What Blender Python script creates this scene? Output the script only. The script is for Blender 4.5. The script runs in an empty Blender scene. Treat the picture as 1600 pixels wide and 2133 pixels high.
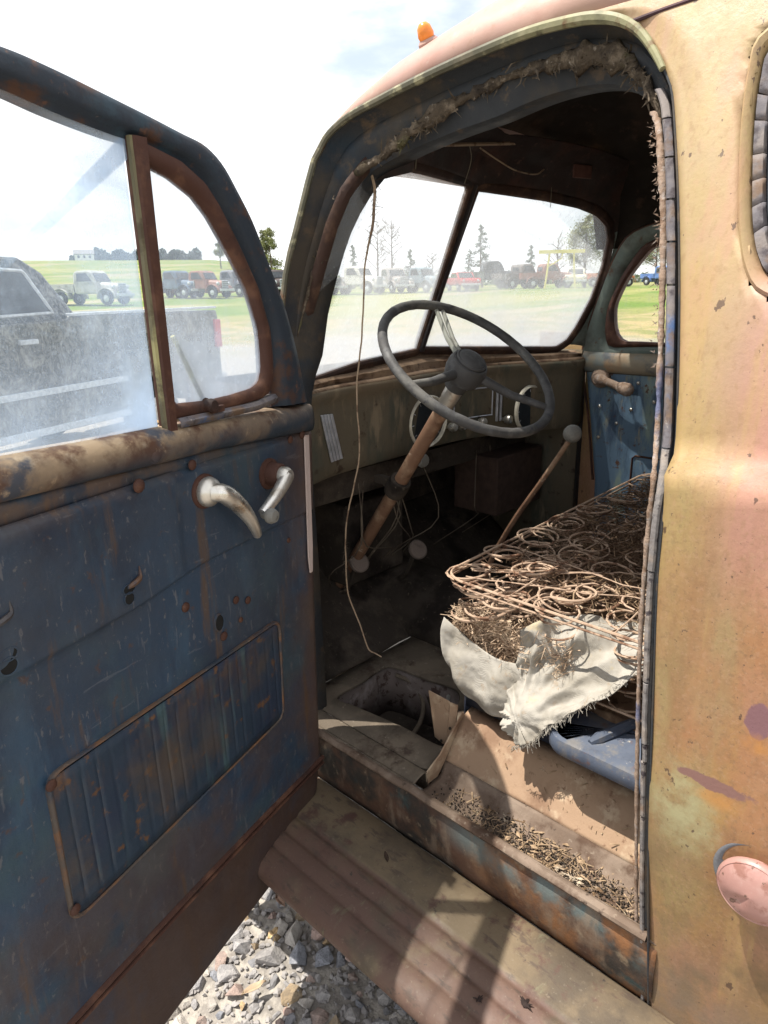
import bpy, bmesh, math, random
import numpy as np
from mathutils import Vector, Matrix, noise as mnoise

SC = bpy.context.scene
COL = SC.collection
rnd = random.Random(7)
rng = np.random.default_rng(7)

# ------------------------------------------------------------------ camera
cam_d = bpy.data.cameras.new('camera'); cam = bpy.data.objects.new('camera', cam_d); COL.objects.link(cam)
yaw, roll, F = math.radians(46), math.radians(-1), 1440.0
pitch = math.atan((1066.5 - 600) / F)
fw = Vector((math.sin(yaw) * math.cos(pitch), math.cos(yaw) * math.cos(pitch), -math.sin(pitch)))
r0 = Vector((math.cos(yaw), -math.sin(yaw), 0)); u0 = r0.cross(fw)
rr = math.cos(roll) * r0 + math.sin(roll) * u0; uu = rr.cross(fw)
cam.matrix_world = Matrix(((rr.x, uu.x, -fw.x, -1.02), (rr.y, uu.y, -fw.y, -1.215), (rr.z, uu.z, -fw.z, 1.667), (0, 0, 0, 1)))
cam_d.sensor_fit = 'HORIZONTAL'; cam_d.sensor_width = 36; cam_d.lens = 36 * F / 1600
cam_d.clip_start = 0.02; cam_d.clip_end = 3000
SC.camera = cam

# ------------------------------------------------------------------ sun, sky, exposure
SUN = Vector((-0.27, 0.315, 1.0)).normalized()
sd = bpy.data.lights.new('sun', 'SUN'); sun = bpy.data.objects.new('sun', sd); COL.objects.link(sun)
sd.energy = 5.0; sd.angle = math.radians(0.5); sd.color = (1.0, 0.95, 0.86)
sun.rotation_euler = (-SUN).to_track_quat('-Z', 'Y').to_euler(); sun.location = (-20, 20, 40)
w = bpy.data.worlds.new('World'); SC.world = w; w.use_nodes = True
nt = w.node_tree; nt.nodes.clear()
def WN(t, **k):
    n = nt.nodes.new(t)
    for a, b in k.items(): setattr(n, a, b)
    return n
sky = WN('ShaderNodeTexSky', sky_type='NISHITA', sun_disc=False)
sky.sun_elevation = math.asin(SUN.z); sky.sun_rotation = math.atan2(SUN.x, SUN.y)
tc = WN('ShaderNodeTexCoord'); mp = WN('ShaderNodeMapping'); mp.inputs['Scale'].default_value = (1, 1, 2.6); mp.inputs['Location'].default_value = (2.9, 3.77, 0)
ns = WN('ShaderNodeTexNoise'); ns.inputs['Scale'].default_value = 3.1; ns.inputs['Detail'].default_value = 7; ns.inputs['Roughness'].default_value = .55
mr = WN('ShaderNodeMapRange'); mr.interpolation_type = 'SMOOTHSTEP'
mr.inputs['To Min'].default_value = .34; mr.inputs['From Min'].default_value = .33; mr.inputs['From Max'].default_value = .56
mx = WN('ShaderNodeMix', data_type='RGBA'); mx.inputs['B'].default_value = (9.6, 9.7, 9.9, 1)
bg = WN('ShaderNodeBackground'); bg.inputs['Strength'].default_value = .1
wo = WN('ShaderNodeOutputWorld'); L = nt.links.new
L(tc.outputs['Generated'], mp.inputs['Vector']); L(mp.outputs[0], ns.inputs['Vector']); L(ns.outputs[0], mr.inputs['Value'])
L(mr.outputs[0], mx.inputs['Factor']); L(sky.outputs[0], mx.inputs['A']); L(mx.outputs['Result'], bg.inputs['Color']); L(bg.outputs[0], wo.inputs[0])
SC.view_settings.view_transform = 'Standard'; SC.view_settings.look = 'None'; SC.view_settings.gamma = 1
SC.view_settings.exposure = 0.75; SC.view_settings.use_curve_mapping = False


# measured outlines in metres (x right, y forward, z up; door outlines as distance from hinge, depth, height)
T = {
    'outer_front': [[0,0.1,0.33],[-0.02,0.11,0.9],[-0.035,0.117,1.36],[0,0.121,1.45],[0.0546,0.1184,1.713],[0.0771,0.1038,1.7957],[0.1011,0.0919,1.8767],[0.1198,0.0844,1.9367],[0.1349,0.0579,1.9832]],
    'outer_top': [[0.1453,0.0053,2.0143],[0.1534,-0.1025,2.0384],[0.1607,-0.2249,2.0596],[0.1657,-0.3351,2.0742],[0.1688,-0.4349,2.0832],[0.1683,-0.5096,2.0818],[0.1662,-0.563,2.0758],[0.1614,-0.6076,2.0619],[0.1536,-0.6447,2.039],[0.1425,-0.6756,2.0061],[0.1295,-0.7037,1.9668],[0.1211,-0.7194,1.9406]],
    'outer_rear': [[0.1046,-0.7369,1.8883],[0.0764,-0.7639,1.7932],[0.0412,-0.7952,1.6598],[0.0127,-0.8197,1.5262],[-0.0023,-0.8325,1.423],[-0.0353,-0.839,1.3576],[-0.0393,-0.842,1.2448],[-0.0383,-0.8527,1.0833],[-0.035,-0.8643,0.9065],[-0.0233,-0.8759,0.7064],[0.0,-0.9051,0.3258]],
    'inner_front': [[0.03,0.085,0.33],[0.03,0.09,0.9],[0.032,0.098,1.36],[0.062,0.112,1.45],[0.0956,0.1138,1.5139],[0.1182,0.1155,1.6033],[0.1502,0.0908,1.7343],[0.1677,0.0726,1.7975],[0.1854,0.0394,1.8579],[0.2012,-0.009,1.9093]],
    'inner_top': [[0.2087,-0.0763,1.9331],[0.214,-0.148,1.9497],[0.219,-0.24,1.9651],[0.2229,-0.3385,1.977],[0.2271,-0.4029,1.9898],[0.2294,-0.4636,1.9969],[0.2292,-0.5342,1.9963],[0.2263,-0.5806,1.9874],[0.2089,-0.6278,1.965],[0.1905,-0.6635,1.9389],[0.1677,-0.6867,1.9143]],
    'inner_rear': [[0.1309,-0.7116,1.8761],[0.1039,-0.7387,1.7844],[0.0888,-0.7511,1.7289],[0.0554,-0.7765,1.5906],[0.0314,-0.796,1.4491],[-0.005,-0.8126,1.3832],[-0.0069,-0.814,1.3069],[-0.01,-0.8178,1.187],[-0.0077,-0.8244,1.0583],[-0.0051,-0.8338,0.9216],[0.0111,-0.85,0.6636],[0.03,-0.8827,0.2737]],
    'seal': [[0.0693,0.1145,1.5609],[0.1044,0.0828,1.7122],[0.127,0.0609,1.795],[0.1447,0.0442,1.8555],[0.1604,0.0033,1.907],[0.1684,-0.0714,1.9323],[0.1828,-0.158,1.9768],[0.1921,-0.2362,2.0048],[0.2013,-0.3651,2.0324],[0.2033,-0.4452,2.0381],[0.2027,-0.5117,2.0365],[0.2005,-0.5664,2.0299],[0.1934,-0.6135,2.0088],[0.1803,-0.6515,1.969],[0.1696,-0.6774,1.9361],[0.1611,-0.6931,1.9091],[0.1496,-0.7095,1.872]],
    'qwin': [[0.1311,-0.8439,1.9715],[0.1186,-0.8409,1.933],[0.0994,-0.8473,1.8711],[0.0737,-0.8641,1.7834],[0.0599,-0.8764,1.7334],[0.0501,-0.8912,1.6957],[0.0439,-0.9115,1.6707]],
    'cap': [[-0.0307,-1.0337,0.7908],[-0.0338,-1.0273,0.8443],[-0.0286,-0.9976,0.7639]],
    'seam': [[0.1581,-0.6352,2.0523],[0.1596,-0.6777,2.0565],[0.1606,-0.7265,2.0596]],
    'pane_right': [[0.7122,0.2731,1.4856],[0.7185,0.0726,1.9254],[0.9507,0.0032,1.9103],[1.086,-0.0346,1.8957],[1.1739,-0.055,1.8769],[1.2358,-0.0624,1.8481],[1.2713,-0.055,1.806],[1.3011,-0.0281,1.7245],[1.3168,0.0126,1.6228],[1.3082,0.0598,1.5244],[1.2928,0.086,1.4775],[1.2583,0.1074,1.4552],[1.0309,0.1764,1.4679],[0.8567,0.2292,1.4775]],
    'pane_left': [[0.6889,0.2773,1.481],[0.6709,0.0707,1.9326],[0.4273,0.0286,1.9371],[0.32,0.0116,1.9358],[0.2629,0.0046,1.9305],[0.2155,0.0051,1.9121],[0.1676,0.0207,1.86],[0.1498,0.0448,1.8001],[0.1421,0.083,1.7125],[0.136,0.1266,1.6138],[0.1371,0.161,1.5379],[0.1339,0.1981,1.4543],[0.3922,0.2341,1.4687]],
    'pgap': [[1.36,-0.0292,0.9586],[1.36,0.0078,1.1935],[1.36,0.0505,1.4111],[1.3547,0.0398,1.4805],[1.3276,-0.0145,1.6225],[1.2987,-0.0714,1.7384],[1.2788,-0.1243,1.8097],[1.2715,-0.1812,1.8347],[1.2685,-0.2354,1.845]],
    'pwin': [[1.3553,-0.1554,1.4759],[1.3551,-0.1032,1.4772],[1.3515,-0.0796,1.5011],[1.3346,-0.0725,1.5904],[1.3258,-0.0888,1.6301],[1.3129,-0.1205,1.6839],[1.2977,-0.171,1.7422],[1.2893,-0.2034,1.7726],[1.2859,-0.2423,1.7849]],
    'pdoor': [[1.36,-0.0937,1.3633],[1.36,-0.0301,1.3556],[1.36,-0.1677,1.3318],[1.36,-0.0297,1.2066],[1.36,-0.1959,1.2249],[1.36,-0.1604,1.0809],[1.36,-0.177,0.9665],[1.36,-0.2611,1.0977]],
    'dash_roll': [[0.1361,0.1508,1.41],[0.2463,0.18,1.41],[0.5318,0.1938,1.41],[0.7531,0.2061,1.41],[0.9482,0.1756,1.41],[1.0858,0.1119,1.41],[1.2826,0.0274,1.41]],
    'trim': [[0.1723,0.155,1.35],[0.2304,0.155,1.3445],[0.2675,0.155,1.2129],[0.2131,0.155,1.2123]],
    'dash_bottom': [[0.1492,0.165,1.1576],[0.3324,0.165,1.168],[0.5638,0.165,1.1759]],
    'cluster': [[0.6331,0.185,1.2612],[0.5381,0.185,1.2898],[1.0631,0.185,1.2589],[1.1446,0.185,1.2396],[0.811,0.185,1.2545],[0.9998,0.185,1.228],[0.9947,0.185,1.318],[0.8085,0.185,1.3392],[0.7679,0.185,1.2254],[0.8464,0.185,1.2217],[0.9999,0.185,1.2246],[0.61,0.185,1.1127]],
    'wire': [[0.2091,-0.0091,1.9169],[0.2123,-0.0123,1.8752],[0.2081,-0.0081,1.8044],[0.1959,0.0041,1.7317],[0.1899,0.0101,1.6241],[0.1842,0.0158,1.5348],[0.1768,0.0232,1.4543],[0.1754,0.0246,1.3832],[0.1753,0.0247,1.2479],[0.1623,0.0377,1.1718],[0.1489,0.0511,1.087],[0.145,0.055,0.9579],[0.1485,0.0515,0.8732],[0.1681,0.0319,0.7854],[0.1855,0.0145,0.7028],[0.1949,0.0051,0.6948],[0.209,-0.009,0.6821]],
    'pedals': [[0.4275,0.3,0.8167],[0.6376,0.23,0.8188]],
    'lever': [[0.74,-0.2596,1.2535],[0.74,-0.1746,1.1142],[0.74,-0.0804,0.9648],[0.74,-0.0603,0.8546]],
    'column': [[0.4,-0.0853,1.4274],[0.4,-0.0375,1.3408],[0.4,0.0678,1.1637],[0.4,0.1356,1.0715],[0.4,0.2896,0.8146]],
    'glovebox': [[1.0332,0.3,1.0712],[1.3766,0.3,1.0495],[1.3769,0.3,0.8237],[1.0878,0.3,0.8604]],
    'canvas': [[[0.215,-0.4508,0.9182],[0.24,-0.4902,0.9464],[0.27,-0.5327,0.9602],[0.3,-0.5754,0.9596],[0.34,-0.6247,0.9517],[0.38,-0.6726,0.9551]],[[0.205,-0.4552,0.8833],[0.22,-0.4927,0.9032],[0.24,-0.5523,0.925],[0.26,-0.6101,0.9331],[0.285,-0.6636,0.9355],[0.31,-0.7049,0.9404]],[[0.195,-0.4521,0.8178],[0.205,-0.4873,0.8338],[0.215,-0.5471,0.8653],[0.23,-0.607,0.8883],[0.25,-0.6715,0.9163],[0.27,-0.7233,0.9333]],[[0.165,-0.4483,0.7667],[0.17,-0.4934,0.7839],[0.18,-0.5588,0.8197],[0.19,-0.6096,0.8426],[0.21,-0.6673,0.8842],[0.24,-0.7321,0.9273]],[[0.135,-0.457,0.737],[0.135,-0.5025,0.7553],[0.14,-0.54,0.7798],[0.15,-0.5781,0.797],[0.165,-0.6244,0.8292],[0.18,-0.6864,0.8743]],[[0.115,-0.5065,0.6861],[0.115,-0.5272,0.699],[0.12,-0.5513,0.7171],[0.125,-0.5703,0.7494],[0.13,-0.5914,0.775],[0.14,-0.6231,0.8083]]],
    'side': [[[0.2,-0.2397,0.8862],[0.2,-0.2838,0.8657],[0.2,-0.3497,0.8399],[0.2,-0.4122,0.8316],[0.2,-0.4646,0.8394]],[[0.185,-0.2401,0.8456],[0.185,-0.2894,0.7971],[0.185,-0.3626,0.7797],[0.185,-0.4248,0.7793],[0.185,-0.4773,0.7824]],[[0.175,-0.2598,0.7832],[0.175,-0.3133,0.7373],[0.175,-0.3787,0.7251],[0.175,-0.434,0.7233],[0.175,-0.481,0.7123]],[[0.19,-0.2793,0.723],[0.19,-0.325,0.6985],[0.19,-0.3764,0.6831],[0.19,-0.4213,0.6835],[0.19,-0.4737,0.6618]]],
    'recess': [[0.1263,0.098,0.54],[0.3536,0.1128,0.54],[0.3703,0.0771,0.54],[0.3931,-0.1405,0.54],[0.169,-0.2836,0.54]],
    'handle_a': [[0.374,0.0,1.311],[0.389,0.02,1.318],[0.376,0.036,1.311],[0.349,0.045,1.288],[0.314,0.048,1.253],[0.278,0.042,1.211],[0.278,0.036,1.199]],
    'handle_b': [[0.174,0,1.298],[0.194,0.035,1.306],[0.171,0.05,1.302],[0.192,0.052,1.289],[0.23,0.05,1.271],[0.271,0.05,1.254],[0.262,0.055,1.23]],
    'screws': [[0.491,0.002,1.406],[0.302,0.0,1.398],[0.045,0.0,1.356],[0.398,0.0,1.367],[0.532,0.002,1.363],[0.45,0,1.104],[0.355,0,0.998],[0.309,0,1.059],[0.272,0,1.043],[0.091,0,1.354],[0.777,0.008,0.698],[0.776,0.008,0.945],[0.115,0,1.126],[0.3,0.0,1.01]],
    'holes': [[0.579,0.002,1.196],[0.581,0.002,1.179],[0.365,0,1.033],[0.8,0,1.185],[0.803,0,1.168]],
    'latch': [[0.344,0.0,1.478],[0.384,-0.03,1.593],[0.324,-0.03,1.473]],
    'batten': [[0.3568,-0.02,1.986],[0.9236,-0.02,2.0591]],
    'threads': [[[0.5996,-0.02,2.0086],[0.6872,-0.02,1.9872],[0.7691,-0.02,1.9716],[0.8803,-0.02,1.9733],[0.9201,-0.02,1.9922]],[[0.9685,-0.02,2.0149],[1.0537,-0.02,2.0051],[1.1882,-0.02,2.0098]],[[0.9449,-0.02,2.0579],[0.9586,-0.02,1.983],[0.9608,-0.02,1.8891]],[[0.362,-0.02,1.9836],[0.3498,-0.02,1.9577],[0.3463,-0.02,1.9347]],[[0.5543,-0.02,2.0122],[0.5635,-0.02,1.9801],[0.5372,-0.02,1.9194]]],
    'tanplate': [[0.19,-0.2182,0.5301],[0.19,-0.2591,0.5234],[0.19,-0.2681,0.6596],[0.19,-0.196,0.6625]],
    'seatpan': [[0.1346,-0.615,0.76],[0.1928,-0.6027,0.76],[0.271,-0.6071,0.76],[0.0764,-0.6679,0.76],[0.0965,-0.7988,0.76],[0.1605,-0.6677,0.76],[0.3151,-0.7105,0.76]],
}

# ------------------------------------------------------------------ materials
class Mat:
    def __init__(s, name):
        s.m = bpy.data.materials.new(name); s.m.use_nodes = True
        s.t = s.m.node_tree; s.t.nodes.clear()
        s.out = s.n('ShaderNodeOutputMaterial'); s.tc = s.n('ShaderNodeTexCoord'); s.geo = None
    def n(s, t, **k):
        n = s.t.nodes.new(t)
        for a, b in k.items(): setattr(n, a, b)
        return n
    def l(s, a, b): s.t.links.new(a, b)
    def vec(s, stretch=(1, 1, 1), off=0, coords='Object'):
        m = s.n('ShaderNodeMapping'); m.inputs['Scale'].default_value = stretch; m.inputs['Location'].default_value = (off, off * 1.7, off * .6)
        s.l(s.tc.outputs[coords], m.inputs['Vector']); return m.outputs[0]
    def noise(s, scale=5, detail=4, rough=.55, stretch=(1, 1, 1), off=0, dist=0, coords='Object'):
        n = s.n('ShaderNodeTexNoise'); n.inputs['Scale'].default_value = scale; n.inputs['Detail'].default_value = detail
        n.inputs['Roughness'].default_value = rough; n.inputs['Distortion'].default_value = dist
        s.l(s.vec(stretch, off, coords), n.inputs['Vector']); return n.outputs['Fac']
    def voro(s, scale=5, stretch=(1, 1, 1), feature='F1', out='Distance', coords='Object'):
        n = s.n('ShaderNodeTexVoronoi', feature=feature); n.inputs['Scale'].default_value = scale
        s.l(s.vec(stretch, 0, coords), n.inputs['Vector']); return n.outputs[out]
    def rng(s, f, lo, hi, a=0, b=1):
        n = s.n('ShaderNodeMapRange', interpolation_type='SMOOTHSTEP')
        for k, v in zip(('From Min', 'From Max', 'To Min', 'To Max'), (lo, hi, a, b)): n.inputs[k].default_value = v
        s.l(f, n.inputs['Value']); return n.outputs[0]
    def math(s, op, a, b=None):
        n = s.n('ShaderNodeMath', operation=op)
        for i, v in enumerate((a, b)):
            if v is None: continue
            if isinstance(v, (int, float)): n.inputs[i].default_value = v
            else: s.l(v, n.inputs[i])
        return n.outputs[0]
    def mix(s, f, a, b):
        n = s.n('ShaderNodeMix', data_type='RGBA')
        for k, v in (('Factor', f), ('A', a), ('B', b)):
            if isinstance(v, (int, float)): n.inputs[k].default_value = v
            elif isinstance(v, (tuple, list)): n.inputs[k].default_value = tuple(v[:3]) + (1,)
            else: s.l(v, n.inputs[k])
        return n.outputs['Result']
    def axis(s, ax, coords='Object'):
        n = s.n('ShaderNodeSeparateXYZ'); s.l(s.tc.outputs[coords], n.inputs[0]); return n.outputs[ax]
    def near(s, p, r0, r1, stretch=(1, 1, 1)):
        v = s.n('ShaderNodeVectorMath', operation='SUBTRACT'); s.l(s.tc.outputs['Object'], v.inputs[0]); v.inputs[1].default_value = p
        m = s.n('ShaderNodeVectorMath', operation='MULTIPLY'); s.l(v.outputs[0], m.inputs[0]); m.inputs[1].default_value = stretch
        d = s.n('ShaderNodeVectorMath', operation='LENGTH'); s.l(m.outputs[0], d.inputs[0])
        nz = s.noise(26, 6, .68, off=3.1); dd = s.math('ADD', d.outputs['Value'], s.math('MULTIPLY', s.math('SUBTRACT', nz, .5), r1 * 1.5))
        return s.rng(dd, r0, r1, 1, 0)
    def bump(s, h, strength, dist=.004):
        n = s.n('ShaderNodeBump'); n.inputs['Strength'].default_value = strength; n.inputs['Distance'].default_value = dist
        s.l(h, n.inputs['Height']); return n.outputs[0]
    def finish(s, col, rough=.7, metal=0, normal=None, spec=.35, extra=None):
        b = s.n('ShaderNodeBsdfPrincipled')
        if isinstance(col, (tuple, list)): b.inputs['Base Color'].default_value = tuple(col[:3]) + (1,)
        else: s.l(col, b.inputs['Base Color'])
        if isinstance(rough, (int, float)): b.inputs['Roughness'].default_value = rough
        else: s.l(rough, b.inputs['Roughness'])
        b.inputs['Metallic'].default_value = metal; b.inputs['Specular IOR Level'].default_value = spec
        if normal is not None: s.l(normal, b.inputs['Normal'])
        s.l(b.outputs[0], s.out.inputs[0]); s.b = b
        return s.m

def patina(name, base, layers, rough=.72, bump=.25, bscale=60, metal=0, spec=.3, coords='Object'):
    """layers: (color, scale, lo, hi, opts)"""
    m = Mat(name); col = base
    for i, (c, sc, lo, hi, *o) in enumerate(layers):
        o = o[0] if o else {}
        f = m.noise(sc, o.get('detail', 6), o.get('rough', .62), o.get('stretch', (1, 1, 1)), o.get('off', i * 3.7 + 1), o.get('dist', 0), coords)
        f = m.rng(f, lo, hi, 0, o.get('amt', 1))
        for k in o.get('z', ()):
            pass
        if 'z' in o: f = m.math('MULTIPLY', f, m.rng(m.axis('Z'), *o['z']))
        if 'y' in o: f = m.math('MULTIPLY', f, m.rng(m.axis('Y'), *o['y']))
        if 'x' in o: f = m.math('MULTIPLY', f, m.rng(m.axis('X'), *o['x']))
        if 'near' in o: f = m.math('MULTIPLY', f, m.near(*o['near']))
        col = m.mix(f, col, c)
    h = m.math('ADD', m.noise(bscale, 5, .7, off=9), m.math('MULTIPLY', m.noise(bscale * .22, 4, .6, off=5), 1.5))
    r = m.rng(m.noise(18, 4, .6, off=7), .3, .7, rough - .1, min(1, rough + .12))
    return m.finish(col, r, metal, m.bump(h, bump), spec)

def glass(name, dust_glare=(.75, .78, .82), d0=.12, d1=.5, grad=None, scale=4, tint=(.97, .98, .98), sc_col=(1, 1, 1)):
    m = Mat(name)
    tr = m.n('ShaderNodeBsdfTransparent'); tr.inputs[0].default_value = tint + (1,)
    df = m.n('ShaderNodeBsdfDiffuse'); df.inputs[0].default_value = dust_glare + (1,)
    tl = m.n('ShaderNodeBsdfTranslucent'); tl.inputs[0].default_value = dust_glare + (1,)
    md = m.n('ShaderNodeMixShader'); md.inputs[0].default_value = .5; m.l(df.outputs[0], md.inputs[1]); m.l(tl.outputs[0], md.inputs[2])
    f = m.rng(m.noise(scale, 5, .6), .38, .72, d0, d1)
    f = m.math('ADD', f, m.math('MULTIPLY', m.rng(m.noise(90, 3, .6), .55, .75), .10))
    f = m.math('ADD', f, m.math('MULTIPLY', m.rng(m.noise(7, 5, .7, (5, 5, .6)), .5, .7), .06))
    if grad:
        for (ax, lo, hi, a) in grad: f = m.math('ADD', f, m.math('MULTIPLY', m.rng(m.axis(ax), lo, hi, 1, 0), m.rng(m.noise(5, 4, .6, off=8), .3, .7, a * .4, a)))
    f = m.math('MINIMUM', f, .92)
    mx = m.n('ShaderNodeMixShader'); m.l(f, mx.inputs[0]); m.l(tr.outputs[0], mx.inputs[1]); m.l(md.outputs[0], mx.inputs[2])
    gl = m.n('ShaderNodeBsdfGlossy'); gl.inputs['Roughness'].default_value = .08
    m2 = m.n('ShaderNodeMixShader'); m2.inputs[0].default_value = .025; m.l(mx.outputs[0], m2.inputs[1]); m.l(gl.outputs[0], m2.inputs[2])
    m.l(m2.outputs[0], m.out.inputs[0]); return m.m

def plain(name, col, rough=.6, metal=0, var=.25, scale=30, bump=.1, spec=.4):
    m = Mat(name); a = tuple(c * (1 - var) for c in col); b = tuple(min(1, c * (1 + var)) for c in col)
    c = m.mix(m.rng(m.noise(scale, 5, .6), .3, .7), a, b)
    return m.finish(c, rough, metal, m.bump(m.noise(scale * 2, 4, .6, off=2), bump), spec)

RUST = (.115, .048, .022); DRUST = (.055, .026, .016); TAN = (.30, .20, .115); DUST = (.27, .215, .16)
M = {}
M['skin'] = patina('weathered_body_paint', (.315, .155, .072), [
    ((.35, .19, .135), 1.7, .40, .60, dict(off=1)),                                  # pinkish primer showing
    ((.32, .205, .065), 3.0, .47, .60, dict(stretch=(1, 1, .4), off=5, amt=.8)),             # ochre
    ((.255, .225, .11), 3.2, .50, .64, dict(stretch=(1, 1, .35), off=2, amt=.7)),             # old green paint
    ((.28, .135, .065), 5, .50, .66, dict(off=4, z=(1.1, 1.7, 1, .25))),
    ((.33, .215, .175), 2.2, .25, .58, dict(off=19, z=(1.36, 1.66), amt=.9)),       # paler pink towards the roof
    ((.32, .275, .175), 2.6, .46, .66, dict(off=29, z=(1.42, 1.75), amt=.5)),
    ((.37, .275, .115), 3.5, .34, .62, dict(off=20, y=(-.94, -.855), stretch=(1, 1, .5), amt=.7)),
    ((.40, .205, .16), 4, .28, .54, dict(off=18, z=(1.18, 1.34), y=(-.88, -.96), amt=.8)), ((.20, .115, .06), 2.2, .46, .60, dict(off=71, stretch=(1, 1, .6), z=(1.0, 1.4, 1, .3), amt=.6)),
    ((.17, .09, .045), 52, .50, .68, dict(off=6, amt=.28, z=(1.2, 1.6, 1, .12))),
    ((.13, .085, .05), 130, .53, .64, dict(off=11, amt=.30, z=(1.2, 1.6, 1, .25))),
    ((.35, .205, .105), 34, .50, .70, dict(off=13, amt=.22, stretch=(1, 1, .45))), ((.22, .115, .055), 3.4, .50, .66, dict(stretch=(1, 1.8, .28), off=61, amt=.55, z=(1.25, 1.5, 1, .2))), ((.36, .245, .10), 5, .52, .64, dict(stretch=(1, 2.2, .22), off=63, amt=.6)), ((.38, .20, .15), 4, .54, .66, dict(stretch=(1, 1.6, .4), off=65, amt=.5)),
    ((.39, .24, .15), 140, .52, .66, dict(off=14, amt=.3)), ((.24, .145, .07), 90, .52, .66, dict(off=73, amt=.35, stretch=(1, 1, .6))),
    ((.14, .10, .055), 6, .44, .60, dict(z=(.5, 1.0, 1, 0), off=17, amt=.75)),
    ((.16, .12, .09), 4, .38, .56, dict(z=(.36, .66, 1, 0), off=12, amt=.9)),
    ((.34, .32, .18), 16, .36, .56, dict(near=((-.036, -.925, .865), .02, .085, (1, 1.2, .8)), off=8, amt=.8)),
    ((.40, .19, .055), 22, .28, .56, dict(near=((-.037, -.968, .908), .006, .034, (1, .75, 1.3)), off=8, amt=.75)),
    ((.20, .105, .09), 9, .1, .25, dict(near=((-.037, -.966, .933), .017, .021, (1, .33, 1.5)), off=9)),
    ((.19, .095, .105), 9, .1, .25, dict(near=((-.040, -1.012, 1.068), .020, .024, (1, 1.2, .7)), off=9)),
    ((.45, .20, .05), 22, .30, .6, dict(near=((-.040, -1.012, 1.03), .005, .022, (1, .8, 1)), off=10, amt=.8)),
    ((.07, .04, .03), 46, .655, .675, dict(stretch=(1, 1, .7), off=15, amt=.8)),      # small chips
    ((.07, .045, .035), 120, .66, .69, dict(off=16, amt=.7, z=(1.3, 1.7, 1, .3))),
], rough=.50, bump=.14, bscale=110, spec=.45)
M['roof'] = patina('faded_roof_paint', (.37, .225, .195), [
    ((.38, .24, .19), 2.2, .42, .62), ((.33, .18, .14), 6, .52, .72, dict(amt=.7)), ((.30, .17, .11), 45, .58, .76, dict(amt=.5)),
    ((.44, .36, .30), 30, .6, .74, dict(amt=.4))], rough=.5, bump=.08, bscale=90, spec=.45)
M['green_rim'] = patina('worn_olive_paint', (.085, .080, .055), [((.15, .13, .09), 16, .48, .66), ((.25, .24, .135), 7, .30, .55, dict(y=(-.32, -.52))), ((.26, .24, .15), 30, .52, .66), ((.07, .06, .04), 24, .55, .68), (RUST, 11, .60, .70)], rough=.6, bump=.2)
BLUE = (.018, .040, .074)
blue_layers = [
    ((.012, .022, .042), 3, .45, .65),
    ((.030, .066, .110), 7, .50, .70, dict(stretch=(2.2, 2.2, .5), amt=.8)),
    ((.040, .043, .052), 3.2, .48, .72, dict(amt=.5)), ((.030, .062, .080), 4.5, .48, .66, dict(off=51, amt=.75)),                        # dusty bloom
    ((.085, .05, .03), 9, .56, .70, dict(stretch=(2.5, 2.5, .35), off=3, amt=.85)),     # rust runs
    ((.075, .036, .02), 34, .62, .72, dict(off=21, amt=.7)),
    ((.15, .145, .14), 70, .62, .70, dict(off=23, amt=.5)), ((.12, .12, .13), 28, .635, .655, dict(stretch=(3, 3, 1), off=41, amt=.6)), ((.040, .043, .050), 1.6, .46, .64, dict(off=43, amt=.35)), ((.16, .17, .19), 7, .665, .675, dict(stretch=(1, 1, 9), off=45, amt=.22)), ((.15, .15, .16), 6, .67, .68, dict(stretch=(7, 7, .8), off=47, amt=.25)),
    ((.10, .12, .15), 22, .64, .72, dict(stretch=(4, 4, .6), off=25, amt=.5)),
]
M['door'] = patina('scuffed_blue_door_paint', BLUE, blue_layers + [
    ((.075, .042, .024), 5, .36, .56, dict(z=(.60, .95, 1, 0), off=31, amt=.5)),
    ((.10, .05, .025), 6, .30, .55, dict(x=(-.17, .0), off=33, amt=.7)),
    ((.06, .032, .02), 9, .25, .5, dict(z=(.44, .52, 1, 0), off=35, amt=.7)),
    ((.13, .075, .038), 14, .40, .6, dict(z=(1.33, 1.40), off=37, amt=.7)),
], rough=.5, bump=.22, spec=.5)
M['cover'] = patina('teal_blue_cover_paint', (.014, .030, .052), [
    ((.012, .022, .048), 3, .42, .60), ((.035, .072, .085), 12, .54, .70, dict(stretch=(3, 3, .3))),
    ((.10, .05, .025), 10, .50, .64, dict(stretch=(2, 2, .5), z=(.86, .97), amt=.95)), ((.10, .05, .025), 34, .58, .68), ((.07, .05, .035), 4, .48, .66, dict(amt=.7))], rough=.5, bump=.2, spec=.5)
M['belt'] = patina('rusty_ledge_painted_toplight', (.15, .11, .078), [
    ((.30, .22, .14), 7, .40, .60, dict(z=(1.405, 1.44))), ((.36, .30, .22), 40, .54, .66, dict(z=(1.41, 1.44), amt=.6)), ((.085, .042, .025), 12, .46, .62), ((.05, .055, .07), 9, .56, .68), ((.38, .28, .18), 40, .58, .72, dict(amt=.7)),  # tan upper layers paint the sunlit top highlight into the ledge colour
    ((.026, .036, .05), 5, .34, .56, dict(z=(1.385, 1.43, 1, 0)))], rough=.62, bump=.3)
M['frame'] = patina('dark_rusty_window_rail', (.022, .030, .042), [((.07, .036, .024), 14, .52, .66), ((.13, .065, .04), 26, .60, .70), ((.03, .055, .075), 6, .55, .68), ((.20, .15, .12), 60, .66, .76, dict(amt=.6))], rough=.6, bump=.35)
M['vent'] = patina('red_brown_vent_frame', (.060, .026, .018), [((.11, .052, .032), 15, .48, .66), ((.03, .017, .014), 9, .52, .66), ((.20, .14, .09), 50, .64, .76, dict(amt=.6))], rough=.7, bump=.3)
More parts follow.
